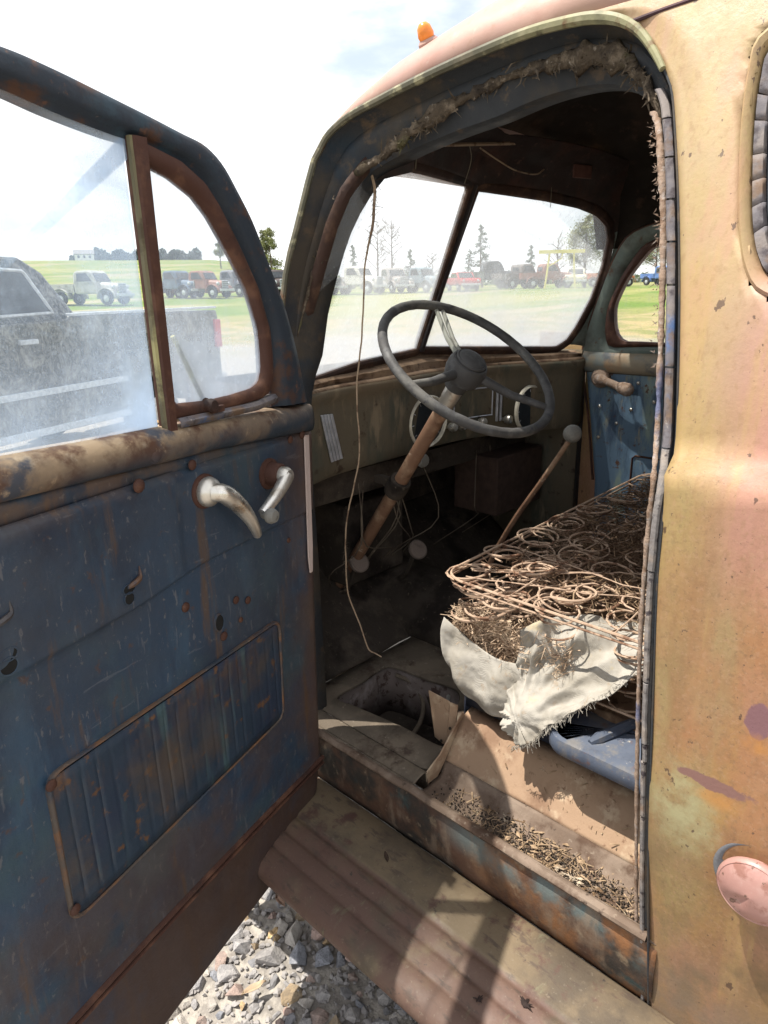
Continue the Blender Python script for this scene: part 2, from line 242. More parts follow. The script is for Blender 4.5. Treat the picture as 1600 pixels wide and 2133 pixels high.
M['jamb'] = patina('grimy_blue_jamb', (.030, .033, .038), [((.062, .050, .038), 6, .46, .66), ((.09, .065, .045), 20, .56, .70), ((.018, .030, .044), 4, .56, .70), ((.16, .13, .10), 60, .66, .76, dict(amt=.6))], rough=.75, bump=.4)
M['seal'] = patina('crumbling_felt_seal', (.075, .058, .042), [((.17, .135, .10), 40, .48, .66), ((.04, .032, .026), 22, .50, .64), ((.11, .10, .055), 12, .56, .68), ((.30, .26, .22), 70, .62, .72, dict(amt=.7))], rough=.95, bump=1.0, bscale=140, spec=.1)
M['crust'] = patina('dried_sealant_crust', (.30, .22, .17), [((.20, .13, .09), 30, .48, .66), ((.38, .33, .30), 60, .52, .70), ((.12, .08, .06), 90, .60, .72), ((.13, .14, .22), 7, .58, .66)], rough=.9, bump=.9, bscale=120, spec=.1)
M['rubber'] = patina('greyed_rubber_strip', (.135, .125, .135), [((.20, .175, .165), 20, .46, .64), ((.07, .06, .065), 40, .52, .68), ((.05, .12, .28), 8, .60, .68, dict(amt=.8)), ((.16, .11, .08), 14, .52, .66), ((.26, .23, .22), 70, .62, .74)], rough=.85, bump=.4, spec=.2)
M['rubber2'] = patina('weathered_post_rubber', (.20, .185, .18), [((.28, .24, .21), 20, .46, .64), ((.06, .05, .055), 55, .54, .64), ((.06, .13, .28), 7, .60, .68, dict(amt=.8)), ((.20, .13, .09), 12, .52, .66)], rough=.9, bump=.6, spec=.15)
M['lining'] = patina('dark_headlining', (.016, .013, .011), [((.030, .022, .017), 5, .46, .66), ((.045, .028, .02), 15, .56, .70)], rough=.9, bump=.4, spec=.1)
M['header'] = patina('rust_red_header', (.030, .020, .018), [((.055, .026, .02), 8, .46, .64), ((.02, .017, .016), 5, .5, .66), ((.085, .045, .035), 30, .60, .72)], rough=.8, bump=.35)
M['pillar'] = patina('grey_green_pillar_paint', (.125, .155, .14), [((.18, .21, .18), 8, .48, .66), ((.08, .085, .075), 5, .5, .66), ((.10, .055, .035), 24, .58, .70)], rough=.6, bump=.2)
M['pdoor'] = patina('blue_green_far_door_paint', (.11, .175, .25), [((.21, .27, .24), 5, .50, .64, dict(stretch=(1, 2, .6))), ((.05, .08, .13), 7, .52, .66, dict(stretch=(1, 3, .6))), ((.27, .25, .18), 12, .56, .68, dict(stretch=(1, 2, .5))), ((.10, .05, .03), 36, .60, .70)], rough=.55, bump=.2)
M['pledge'] = patina('cream_far_ledge', (.26, .22, .16), [((.30, .20, .12), 7, .48, .66), ((.18, .20, .19), 9, .52, .66), ((.10, .11, .12), 5, .56, .66)], rough=.6, bump=.2)
M['wsframe'] = patina('rusty_windscreen_channel', (.045, .024, .018), [((.10, .055, .035), 14, .50, .66), ((.02, .014, .013), 8, .52, .66)], rough=.75, bump=.4)
M['dashtop'] = patina('dusty_rusted_dash_top', (.19, .125, .08), [((.28, .19, .12), 8, .48, .66), ((.09, .05, .03), 14, .50, .64), ((.05, .03, .022), 30, .58, .70)], rough=.8, bump=.35)
M['dash'] = patina('dusty_olive_dash', (.115, .095, .065), [((.075, .075, .056), 5, .46, .64, dict(stretch=(2, 2, .6))), ((.21, .165, .11), 9, .54, .70, dict(stretch=(2, 2, .5))), ((.05, .032, .022), 20, .58, .70), ((.16, .115, .07), 6, .40, .6, dict(z=(1.33, 1.42), amt=.8))], rough=.7, bump=.25)
M['floor'] = patina('dirty_cab_floor', (.048, .039, .032), [((.085, .068, .054), 7, .48, .66), ((.02, .016, .014), 5, .5, .66), ((.10, .08, .06), 60, .60, .72)], rough=.95, bump=.8, bscale=50, spec=.1)
M['sill'] = patina('dusty_brown_sill', (.135, .095, .070), [((.20, .15, .115), 9, .46, .64), ((.08, .048, .032), 12, .52, .66), ((.05, .034, .026), 40, .60, .72), ((.26, .21, .16), 60, .60, .72, dict(amt=.7))], rough=.85, bump=.45)
M['rim'] = patina('dust_coated_floor_rim', (.105, .085, .065), [((.15, .12, .09), 9, .46, .64), ((.06, .042, .032), 12, .52, .66), ((.20, .165, .13), 60, .60, .72)], rough=.9, bump=.5, spec=.15)
M['tanplate'] = patina('tan_dusted_panel', (.30, .20, .13), [((.20, .12, .075), 6, .50, .66), ((.42, .32, .22), 14, .50, .66), ((.16, .09, .055), 36, .60, .70)], rough=.8, bump=.3)
M['riser'] = patina('rusted_rocker_panel', (.085, .045, .03), [((.13, .075, .045), 7, .48, .64), ((.035, .03, .026), 5, .48, .62), ((.035, .055, .055), 8, .54, .66), ((.11, .145, .145), 7, .46, .60, dict(y=(-.36, -.50), z=(.43, .49), amt=.8)), ((.22, .10, .042), 6, .45, .62, dict(y=(-.46, -.62))), ((.19, .14, .10), 10, .52, .68, dict(stretch=(1, 1.4, .6), amt=.7)), ((.24, .18, .12), 26, .58, .70, dict(amt=.6))], rough=.7, bump=.3)
M['board'] = patina('worn_running_board', (.155, .115, .072), [((.085, .066, .048), 3, .42, .60), ((.18, .135, .085), 6, .52, .68), ((.115, .066, .052), 5, .35, .5, dict(x=(-.140, -.132, 1, 0), amt=.85)), ((.09, .05, .04), 18, .56, .70), ((.18, .18, .11), 8, .60, .72, dict(stretch=(1, 3, 1), amt=.6)), ((.07, .05, .04), 30, .54, .66, dict(stretch=(2, .6, 1), amt=.7)), ((.24, .20, .15), 110, .60, .70, dict(amt=.3)), ((.05, .04, .035), 60, .64, .74)], rough=.62, bump=.22, spec=.35)
M['seatbase'] = patina('slate_blue_seat_pan', (.070, .085, .12), [((.045, .055, .08), 8, .48, .66), ((.12, .115, .115), 20, .50, .66), ((.12, .06, .04), 14, .58, .68), ((.30, .28, .25), 60, .62, .74)], rough=.6, bump=.2)
M['seatriser'] = patina('dark_blue_seat_riser', (.022, .027, .045), [((.05, .04, .035), 6, .5, .66), ((.10, .075, .05), 20, .58, .70)], rough=.7, bump=.3)
M['column'] = patina('rusty_steering_column', (.18, .10, .062), [((.30, .20, .13), 10, .48, .66), ((.11, .058, .035), 14, .50, .64), ((.40, .32, .25), 40, .62, .72)], rough=.65, bump=.25)
M['wheel'] = patina('greyed_steering_wheel', (.058, .056, .055), [((.12, .115, .105), 7, .52, .64), ((.10, .10, .10), 20, .48, .68), ((.04, .042, .05), 50, .54, .70)], rough=.68, bump=.3)
M['spoke'] = patina('bleached_spoke', (.25, .25, .215), [((.34, .34, .30), 20, .48, .66), ((.15, .14, .12), 30, .56, .70)], rough=.6, bump=.15)
M['knob'] = patina('dull_grey_knob', (.17, .165, .15), [((.23, .22, .20), 30, .48, .66), ((.10, .095, .085), 50, .56, .70)], rough=.6, bump=.15)
M['chrome'] = patina('dull_chrome', (.62, .59, .53), [((.42, .36, .29), 30, .50, .68), ((.75, .73, .70), 12, .52, .70), ((.22, .14, .09), 60, .64, .72)], rough=.34, bump=.1, metal=.85)
M['cream'] = plain('cream_bezel', (.62, .58, .48), .35, .2, .2)
M['paintedtrim'] = plain('pale_trim_metal', (.50, .51, .55), .4, .5, .2)
M['gauge'] = plain('black_gauge_face', (.018, .02, .022), .3)
M['black'] = plain('painted_hole_dark', (.006, .006, .006), .9)
M['pedal'] = patina('dusty_pedal_rubber', (.17, .135, .115), [((.11, .085, .075), 20, .5, .66)], rough=.9, bump=.4)
M['wire'] = patina('straw_coloured_wire', (.30, .22, .15), [((.14, .09, .06), 30, .52, .66)], rough=.8, bump=.2)
M['thread'] = plain('dusty_cobweb', (.22, .19, .14), .95)
M['spring'] = patina('rusty_spring_wire', (.40, .285, .205), [((.17, .09, .055), 24, .50, .62), ((.48, .36, .26), 50, .56, .70)], rough=.75, bump=.2, metal=0)
M['fibre'] = patina('brown_horsehair', (.135, .085, .055), [((.24, .16, .10), 20, .50, .64), ((.05, .03, .02), 30, .52, .66)], rough=.95, bump=.1, spec=.1)
M['straw2'] = patina('tan_stuffing', (.50, .37, .26), [((.25, .16, .10), 20, .52, .66), ((.55, .44, .32), 26, .54, .68)], rough=.9, bump=.1, spec=.15)
M['straw'] = patina('pale_straw', (.33, .235, .15), [((.15, .095, .055), 12, .46, .62), ((.50, .42, .32), 20, .56, .7)], rough=.9, bump=.1, spec=.15)
M['pinkstrip'] = patina('faded_pinkish_strip', (.46, .37, .34), [((.36, .26, .22), 14, .5, .66), ((.20, .10, .06), 40, .62, .7)], rough=.8)
M['amber'] = plain('amber_lens', (.75, .24, .04), .25, 0, .2)
M['pinkcap'] = patina('pink_filler_cap_paint', (.35, .19, .165), [((.40, .245, .215), 12, .5, .66), ((.25, .12, .095), 30, .54, .66), ((.14, .08, .06), 60, .64, .68), ((.44, .33, .28), 60, .62, .74, dict(amt=.6))], rough=.42, bump=.1, spec=.5)
M['bluegrey'] = patina('grey_blue_recess_shading', (.13, .135, .15), [((.17, .16, .15), 12, .5, .66), ((.09, .09, .10), 20, .56, .7)], rough=.6)
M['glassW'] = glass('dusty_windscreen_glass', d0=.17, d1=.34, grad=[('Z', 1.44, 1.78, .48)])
M['glassD'] = glass('door_glass_dust_and_glare', dust_glare=(.62, .75, .92), d0=.07, d1=.16, grad=[('Z', 1.42, 1.62, .36), ('X', -.43, -.62, .34)], scale=5)  # dusty film, with veiling glare painted in towards the bottom and divider bar
M['glassV'] = glass('vent_glass_dust_and_glare', dust_glare=(.68, .77, .90), d0=.14, d1=.26, grad=[('Z', 1.44, 1.72, .30)], scale=6)  # dusty film plus painted veiling glare, stronger low on the pane
M['glassP'] = glass('far_window_glass', d0=.03, d1=.12)
M['darkglass'] = plain('dark_rear_glass', (.02, .024, .03), .15, 0, .2)

def canvas_mat():
    m = Mat('torn_cream_canvas')
    wv = m.n('ShaderNodeTexWave', wave_type='BANDS'); wv.inputs['Scale'].default_value = 260
    m.l(m.vec((1, 1, .2)), wv.inputs['Vector'])
    c = m.mix(m.rng(m.noise(9, 5, .6), .42, .66), (.37, .345, .305), (.28, .255, .215))
    c = m.mix(m.rng(m.noise(30, 5, .65, off=4), .58, .72, 0, .6), c, (.28, .20, .13))
    c = m.mix(m.rng(m.noise(16, 5, .65, off=7), .62, .72, 0, .5), c, (.50, .40, .22))
    h = m.math('ADD', m.noise(120, 3, .6), m.math('MULTIPLY', wv.outputs['Fac'], .3))
    return m.finish(c, .95, 0, m.bump(h, .5, .002), .1)
M['canvas'] = canvas_mat()

# ------------------------------------------------------------------ helpers
def V(a): return np.asarray(a, float)
def spline(pts, n, closed=False):
    p = V(pts)
    if closed: p = np.vstack([p[-1:], p, p[:2]])
    else: p = np.vstack([2 * p[0] - p[1], p, 2 * p[-1] - p[-2]])
    out = []
    for i in range(1, len(p) - 2):
        a, b, c, d = p[i - 1], p[i], p[i + 1], p[i + 2]
        t0 = 0; t1 = t0 + max(1e-6, np.linalg.norm(b - a)) ** .5; t2 = t1 + max(1e-6, np.linalg.norm(c - b)) ** .5; t3 = t2 + max(1e-6, np.linalg.norm(d - c)) ** .5
        for t in np.linspace(t1, t2, 14, endpoint=False):
            A1 = (t1 - t) / (t1 - t0) * a + (t - t0) / (t1 - t0) * b; A2 = (t2 - t) / (t2 - t1) * b + (t - t1) / (t2 - t1) * c; A3 = (t3 - t) / (t3 - t2) * c + (t - t2) / (t3 - t2) * d
            B1 = (t2 - t) / (t2 - t0) * A1 + (t - t0) / (t2 - t0) * A2; B2 = (t3 - t) / (t3 - t1) * A2 + (t - t1) / (t3 - t1) * A3
            out.append((t2 - t) / (t2 - t1) * B1 + (t - t1) / (t2 - t1) * B2)
    out.append(p[-2]); return resample(out, n, closed)
def resample(pts, n, closed=False):
    p = V(pts); d = np.concatenate([[0], np.cumsum(np.linalg.norm(np.diff(p, axis=0), axis=1))])
    t = np.linspace(0, d[-1], n + 1)[:-1] if closed else np.linspace(0, d[-1], n)
    return np.stack([np.interp(t, d, p[:, k]) for k in range(p.shape[1])], 1)
class MB:
    def __init__(s): s.v = []; s.f = []
    def add(s, v, f):
        o = len(s.v); s.v.extend([tuple(map(float, q)) for q in v]); s.f.extend([tuple(i + o for i in q) for q in f]); return s
    def grid(s, P, cu=False, cv=False, flip=False):
        P = V(P); m, n = P.shape[:2]; f = []
        for i in range(m if cu else m - 1):
            for j in range(n if cv else n - 1):
                q = (i * n + j, i * n + (j + 1) % n, ((i + 1) % m) * n + (j + 1) % n, ((i + 1) % m) * n + j)
                f.append(q[::-1] if flip else q)
        return s.add(P.reshape(-1, 3), f)
    def tube(s, path, r, seg=8, closed=False, caps=True):
        p = V(path); n = len(p); r = np.broadcast_to(V(r), (n,)) if np.ndim(r) <= 1 else r
        tan = np.gradient(p, axis=0) if not closed else np.roll(p, -1, 0) - np.roll(p, 1, 0)
        tan /= np.linalg.norm(tan, axis=1)[:, None] + 1e-12
        a = np.array([0, 0, 1.]) if abs(tan[0][2]) < .9 else np.array([1., 0, 0]); u = np.cross(tan[0], a); u /= np.linalg.norm(u)
        rows = []
        for i in range(n):
            u = u - tan[i] * (u @ tan[i]); u /= np.linalg.norm(u) + 1e-12; w_ = np.cross(tan[i], u)
            rows.append([p[i] + r[i] * (math.cos(t) * u + math.sin(t) * w_) for t in np.arange(seg) * 2 * math.pi / seg])
        o = len(s.v); s.grid(rows, closed, True)
        if caps and not closed:
            s.f.append(tuple(o + k for k in range(seg))[::-1]); s.f.append(tuple(o + (n - 1) * seg + k for k in range(seg)))
        return s
    def box(s, c, h, X=(1, 0, 0), Y=(0, 1, 0), Z=(0, 0, 1)):
        c, X, Y, Z = V(c), V(X), V(Y), V(Z)
        v = [c + a * h[0] * X + b * h[1] * Y + d * h[2] * Z for d in (-1, 1) for b in (-1, 1) for a in (-1, 1)]
        return s.add(v, [(0, 2, 3, 1), (4, 5, 7, 6), (0, 1, 5, 4), (2, 6, 7, 3), (0, 4, 6, 2), (1, 3, 7, 5)])
    def lathe(s, prof, o, axis, seg=20):
        o = V(o); a = V(axis); a = a / np.linalg.norm(a); b = np.array([0, 0, 1.]) if abs(a[2]) < .9 else np.array([1., 0, 0])
        u = np.cross(a, b); u /= np.linalg.norm(u); w_ = np.cross(a, u)
        return s.grid([[o + h * a + max(r, 1e-5) * (math.cos(t) * u + math.sin(t) * w_) for t in np.arange(seg) * 2 * math.pi / seg] for r, h in prof], False, True)
    def slab(s, poly, nrm, th):
        p = V(poly); d = V(nrm) / np.linalg.norm(nrm) * th; n = len(p)
        return s.add(np.vstack([p, p + d]), [tuple(range(n)), tuple(range(2 * n - 1, n - 1, -1))] + [(i, i + n, (i + 1) % n + n, (i + 1) % n) for i in range(n)])
    def ring(s, outer, inner, nrm, th):
        a, b, d = V(outer), V(inner), V(nrm) / np.linalg.norm(nrm) * th
        return s.grid([a, b, b + d, a + d], True, True)
    def sphere(s, c, r, seg=10, sc=(1, 1, 1)):
        c = V(c); rows = [[c + r * V(sc) * V((math.sin(a) * math.cos(t), math.sin(a) * math.sin(t), math.cos(a))) for t in np.arange(seg) * 2 * math.pi / seg] for a in np.linspace(.001, math.pi - .001, seg // 2 + 2)]
        return s.grid(rows, False, True)
def mesh_of(name, mb, mat, smooth=True, angle=38):
    me = bpy.data.meshes.new(name); me.from_pydata(mb.v, [], mb.f); me.update()
    bm = bmesh.new(); bm.from_mesh(me); bmesh.ops.recalc_face_normals(bm, faces=bm.faces[:]); bm.to_mesh(me); bm.free()
    if mat: me.materials.append(mat)
    if smooth:
        me.polygons.foreach_set('use_smooth', [True] * len(me.polygons)); me.set_sharp_from_angle(angle=math.radians(angle))
    return me
def link(name, me, parent=None, loc=None):
    o = bpy.data.objects.new(name, me); COL.objects.link(o)
    if parent is not None: o.parent = parent
    if loc is not None: o.location = loc
    return o
def obj(name, mb, mat, parent=None, smooth=True, angle=38, solid=0, off=0, bevel=0, label=None):
    """geometry in world coordinates; things stand unrotated, parts are stored relative to their thing"""
    o = link(name, None or mesh_of(name, mb, mat, smooth, angle), parent)
    p = parent; t = Vector((0, 0, 0))
    while p is not None: t += p.location; p = p.parent
    if t.length > 0: o.data.transform(Matrix.Translation(-t))
    if solid:
        s = o.modifiers.new('thickness', 'SOLIDIFY'); s.thickness = solid; s.offset = off
    if bevel:
        b = o.modifiers.new('bevel', 'BEVEL'); b.width = bevel; b.segments = 2; b.limit_method = 'ANGLE'
    if label: o['label'] = label
    return o
def thing(name, label, cat, loc=(0, 0, 0), group=None):
    o = bpy.data.objects.new(name, None); COL.objects.link(o); o.location = loc; o.empty_display_size = .1
    return tag(o, label, cat, group)
def tag(o, label, cat, group=None):
    o['label'] = label; o['category'] = cat
    if group: o['group'] = group
    return o
def nz(p, s=1.0): return mnoise.noise(Vector(p) * s)
def sm(a, b, x):
    t = np.clip((x - a) / (b - a), 0, 1); return t * t * (3 - 2 * t)

# ================================================================== the truck cab
truck = thing('rusty_truck', 'old rust and ochre truck cab with its blue driver door hanging open', 'truck')
def xo(z):
    z = np.asarray(z, float)
    up = .30 * np.clip(z - 1.43, 0, None) ** 1.35
    lo = np.where(z > .9, -.035 - .005 * sm(.9, 1.2, z), -.035 * sm(.4, .9, z)) * (1 - sm(1.404, 1.432, z))
    return np.where(z > 1.43, up, lo)
NF, NTp, NB = 34, 60, 60
of, ot, ob_ = T['outer_front'], T['outer_top'], T['outer_rear']
Ofull = spline(of + ot + ob_, 600)
def split(full, k1, k2):
    d1 = np.argmin(np.linalg.norm(full - V(k1), axis=1)); d2 = np.argmin(np.linalg.norm(full - V(k2), axis=1))
    return np.vstack([resample(full[:d1 + 1], NF)[:-1], resample(full[d1:d2 + 1], NTp)[:-1], resample(full[d2:], NB)])
OUT = split(Ofull, of[-1], ob_[0])
INN = split(spline(T['inner_front'] + T['inner_top'] + T['inner_rear'], 600), T['inner_front'][-1], T['inner_rear'][0])
NU = len(OUT); top_i = NF - 1; rear_i = NF - 1 + NTp - 1
# door jamb: rolled lip, channel, flat inner band
jam = []
for s_, dx, dn in [(0, 0, 0), (.03, .006, 0), (.10, .022, .006), (.22, .030, .012), (.30, .020, .004), (.42, .012, .0), (.55, .010, .0), (.70, .006, .002), (.85, .004, .004), (.97, .002, .002), (1.0, .012, .0), (1.0, .05, .0)]:
    q = OUT * (1 - s_) + INN * s_; q = q.copy(); q[:, 0] += dx; jam.append(q)
obj('door_jamb', MB().grid(jam), M['jamb'], truck, solid=.003)
# rolled rain gutter round the opening: from the front pillar over the top, ending above the rear corner
g0, g1 = 5, rear_i - 5
obj('rain_gutter', MB().tube(OUT[g0:g1] + V((-.004, 0, 0)), np.interp(np.arange(g1 - g0), [0, 25, 45, g1 - g0 - 12, g1 - g0 - 1], [.004, .0075, .009, .010, .005]), 8), M['green_rim'], truck)
# felt seal, crumbling
sl = spline(T['seal'], 130)
mbs = MB(); rows = []
n_in = (INN[np.clip(np.searchsorted(-INN[:, 1], -sl[:, 1]), 0, NU - 1)])
for k in range(9):
    t = k * 2 * math.pi / 9; row = []
    for i, p in enumerate(sl):
        r_ = np.interp(i, [0, 30, 60, 100, 129], [.003, .006, .012, .014, .009]) * max(.15, 1 + 1.0 * nz(p, 16) + .7 * nz(p, 45) + .5 * nz(p + V((9, 0, 0)), 110) + .15 * math.sin(k * 2.1 + i))
        d = V((0, .45, .9)) if i < 40 else V((0, -.2 * (i > 90), 1))
        row.append(p + r_ * (math.cos(t) * V((1, 0, 0)) * .6 + math.sin(t) * d))
    rows.append(row)
seal = obj('felt_seal', mbs.grid(V(rows).transpose(1, 0, 2), False, True), M['seal'], truck, angle=80)
fz = MB()
for i in range(520):
    p = sl[min(129, max(6, int(rnd.choice((rnd.gauss(96, 9), rnd.gauss(112, 6), rnd.gauss(60, 5), rnd.uniform(10, 128))))))] + rng.normal(0, .006, 3); d = rng.normal(0, 1, 3) + V((-.3, -.2, -.9)); d /= np.linalg.norm(d); L_ = rnd.choice((.005, .008, .012, .02, .03)) * rnd.uniform(.7, 1.2)
    m_ = p + d * L_ * .5 + rng.normal(0, .003, 3); sd_ = np.cross(d, (1, .3, .1)); sd_ = sd_ / np.linalg.norm(sd_) * rnd.uniform(.0008, .0022)
    fz.add([p - sd_, p + sd_, m_ + sd_, m_ - sd_, p + d * L_], [(0, 1, 2, 3), (3, 2, 4)])
o = obj('frayed_felt', fz, M['seal'], seal, smooth=False); o['kind'] = 'stuff'

# cracked rubber strip and dried sealant down the rear post
rear = OUT[rear_i - 6:]; rin = INN[rear_i - 6:]
mid = resample(rear * .55 + rin * .45 + V((-.004, .002, 0)), 240)
edge_in = resample(rin + V((-.006, .004, 0)), 240)
crust = []
for k in range(8):
    t = k * 2 * math.pi / 8; row = []
    for i, p in enumerate(edge_in):
        r_ = .0052 * np.interp(i, [0, 60, 140, 239], [1.2, .85, .7, .6]) * (1 + .45 * nz(p, 60) + .35 * nz(p, 150))
        row.append(p + r_ * (math.cos(t) * V((1, 0, 0)) + math.sin(t) * V((0, 1, 0)) * 1.1))
    crust.append(row)
obj('sealant_bead', MB().grid(V(crust).transpose(1, 0, 2), False, True), M['crust'], truck, angle=80)
cuts = [0]
while cuts[-1] < 236: cuts.append(min(239, cuts[-1] + (rnd.choice((9, 13, 17)) if cuts[-1] < 75 else rnd.choice((5, 16, 27, 38)))))
for a, b in zip(cuts[:-1], cuts[1:]):
    if b - a < 3: continue
    seg = mid[a:min(240, b + 1)].copy(); seg[-1] = seg[-1] * .55 + seg[-2] * .45; seg += V((rnd.uniform(-.0008, .0008), rnd.uniform(-.001, .001), 0))
    wd = np.interp(a, [0, 60, 120, 239], [.0066, .0062, .0045, .0036])
    rows = [[p + V((dx, dy, 0)) + V((1, 1, 0)) * .0015 * nz(p, 90) for p in seg] for dx, dy in ((-.001, -wd), (-.0035, -wd * .5), (-.0035, wd * .5), (-.0005, wd), (.004, wd), (.004, -wd))]
    mb = MB().grid(rows, True, False); n_ = len(seg); o_ = 0
    mb.f.append(tuple(r * n_ for r in range(6))); mb.f.append(tuple(r * n_ + n_ - 1 for r in range(6))[::-1])
    obj('rubber_piece', mb, M['rubber2'] if a > 70 else M['rubber'], truck)
fl = MB()
for i in range(110):
    p = edge_in[int(rnd.triangular(0, 70, 8))] + V((-.004, .006, 0)) + rng.normal(0, .003, 3); d = V((rnd.uniform(-.6, .2), rnd.uniform(.2, 1), rnd.uniform(-.6, .6))); L_ = rnd.uniform(.003, .009)
    sd_ = V((0, 0, 1)) * rnd.uniform(.0006, .002)
    fl.add([p - sd_, p + sd_, p + d * L_ + rng.normal(0, .002, 3)], [(0, 1, 2)])
o = obj('sealant_flakes', fl, M['crust'], truck, smooth=False); o['kind'] = 'stuff'

# outer skin behind the door: from the opening edge back to the cab corner
i0 = NF + 26
src = OUT[i0:]; ns_ = len(src); kr = rear_i - i0
R2 = np.vstack([resample([(0, -.47, 2.087), (0, -1.30, 2.072)], kr + 1), resample([(0, -1.30, 2.072), (0, -1.32, 1.42), (0, -1.32, .32)], ns_ - kr)[1:]])
zs_ = np.interp(np.linspace(0, 1, ns_), np.linspace(0, 1, ns_), R2[:, 2])
sk = []; W_ = 46
qw = spline(T['qwin'] + [[0, -1.0, 1.655], [0, -1.10, 1.70], [0, -1.13, 1.80], [0, -1.10, 1.93], [0, -1.0, 2.0]], 90, True)
for k in range(W_):
    t = (k / (W_ - 1)) ** 1.0; q = src * (1 - t) + R2 * t
    x = xo(q[:, 2]); lip = .012 * (1 - sm(0, .05, np.abs(q[:, 1] - src[:, 1]) + np.abs(q[:, 2] - src[:, 2]) * .3))
    q = q.copy(); q[:, 0] = x - .004 + lip * .6 + .10 * np.clip((-q[:, 1] - 1.12) / .2, 0, 1) ** 2.4; sk.append(q)
sk = V(sk); mb = MB()
import functools
qcut = qw.mean(0) + (qw - qw.mean(0)) * 1.07
def inpoly(P, y, z):
    c = False; j = len(P) - 1
    for i in range(len(P)):
        if (P[i][2] > z) != (P[j][2] > z) and y < (P[j][1] - P[i][1]) * (z - P[i][2]) / (P[j][2] - P[i][2]) + P[i][1]: c = not c
        j = i
    return c
m_, n_ = sk.shape[:2]; mb.v = [tuple(p) for p in sk.reshape(-1, 3)]
for i in range(m_ - 1):
    for j in range(n_ - 1):
        c = (sk[i, j] + sk[i + 1, j + 1]) / 2
        if 1.62 < c[2] < 2.02 and c[1] < -.83 and inpoly(qcut, c[1], c[2]): continue
        mb.f.append((i * n_ + j, i * n_ + j + 1, (i + 1) * n_ + j + 1, (i + 1) * n_ + j))
obj('rear_quarter_panel', mb, M['skin'], truck, angle=60, solid=.002, off=1)
# rear quarter window: rolled surround, cracked rubber and dark glass
cen = qw.mean(0)
def around(s, dx):
    q = cen + (qw - cen) * s; q[:, 0] = xo(q[:, 2]) + dx; return q
qf = obj('quarter_window_surround', MB().grid([around(1.10, -.007), around(1.075, -.0105), around(1.03, -.006), around(1.0, .006), around(.975, .020)], False, True), M['skin'], truck)
prt = [around(.975, .010), around(.965, .004), around(.90, .006), around(.89, .014)]
k0 = 0
while k0 < 90:
    k1 = min(90, k0 + rnd.choice((3, 4, 5)))
    rows = [np.take(p, range(k0, k1 + (0 if k1 - k0 < 2 else 1)), axis=0, mode='wrap')[:-1 if False else None] for p in prt]
    rows = [r + (r.mean(0) - r) * .035 for r in rows]
    obj('rubber_piece', MB().grid(rows), M['rubber'], qf, solid=.006); k0 = k1
obj('quarter_glass', MB().slab(around(.93, .016), (1, 0, 0), .005), M['darkglass'], qf, smooth=False)
# filler neck cup and cap
cc = V(T['cap'][0]); cc[0] = float(xo(cc[2])); r_c = .053; cc += V((0, -.012, .008))
obj('filler_cup', MB().lathe([(r_c * 1.26, .0005), (r_c * 1.20, .003), (r_c * 1.12, .0035), (r_c * 1.04, .001), (r_c * .9, .0006), (.0, .0006)], cc + V((-.006, 0, 0)), (-1, 0, 0), 40), M['bluegrey'], truck)  # grey ring puts the shading around the cap into its colour
cap = MB().lathe([(r_c * .72, 0), (r_c * .72, .020), (r_c * .98, .021), (r_c * 1.0, .025), (r_c * .985, .030), (r_c * .93, .033), (r_c * .90, .0325), (r_c * .84, .035), (r_c * .55, .041), (0, .044)], cc + V((-.006, 0, 0)), (-1, .0, 0.0), 40)
for i, p in enumerate(cap.v):
    d = np.linalg.norm(V(p)[1:] - (cc[1:] + V((.018, -.022)))); cap.v[i] = (p[0] + .007 * math.exp(-(d / .012) ** 2), p[1], p[2])
obj('filler_cap', cap, M['pinkcap'], truck)

# roof: crowned shell from the gutter to the middle and mirrored down to the far side
ys = np.concatenate([np.linspace(.055, -.50, 30), np.linspace(-.53, -1.36, 22)])
te = OUT[5:i0 + 1]; order = np.argsort(te[:, 1]); te = te[order]
def zc(y): return float(np.interp(y, [-1.36, -1.2, -.9, -.6, -.3, -.1, .0, .05, .10], [2.10, 2.185, 2.265, 2.28, 2.25, 2.19, 2.12, 2.065, 1.985]))
rows = []
for y in ys:
    if y > -.5: e = V([np.interp(y, te[:, 1], te[:, 0]), y, np.interp(y, te[:, 1], te[:, 2])])
    else: e = V([xo(2.085) + .10 * np.clip((-y - 1.12) / .2, 0, 1.2) ** 2.4, y, 2.085 - .012 * (-y - .5)])
    row = []
    for t in np.concatenate([np.linspace(0, .12, 6)[:-1], np.linspace(.12, 1, 16)]):
        hgt = (1 - (1 - t) ** 2.5) ** (1 / 2.1); row.append([e[0] - .004 + (.70 - e[0]) * t, y, e[2] + (zc(y) - e[2]) * hgt])
    row = V(row); mir = row[::-1][1:].copy(); mir[:, 0] = 1.40 - mir[:, 0]; rows.append(np.vstack([row, mir]))
obj('roof_shell', MB().grid(rows), M['roof'], truck, angle=70, solid=.003, off=-1)
sp = spline(T['seam'] + [[.163, -.9, 2.067], [.175, -1.15, 2.06]], 40); sp[:, 0] = xo(sp[:, 2]) - .0052
obj('roof_seam', MB().tube(sp, .0035, 6), plain('dark_seam', (.05, .022, .028), .8), truck)
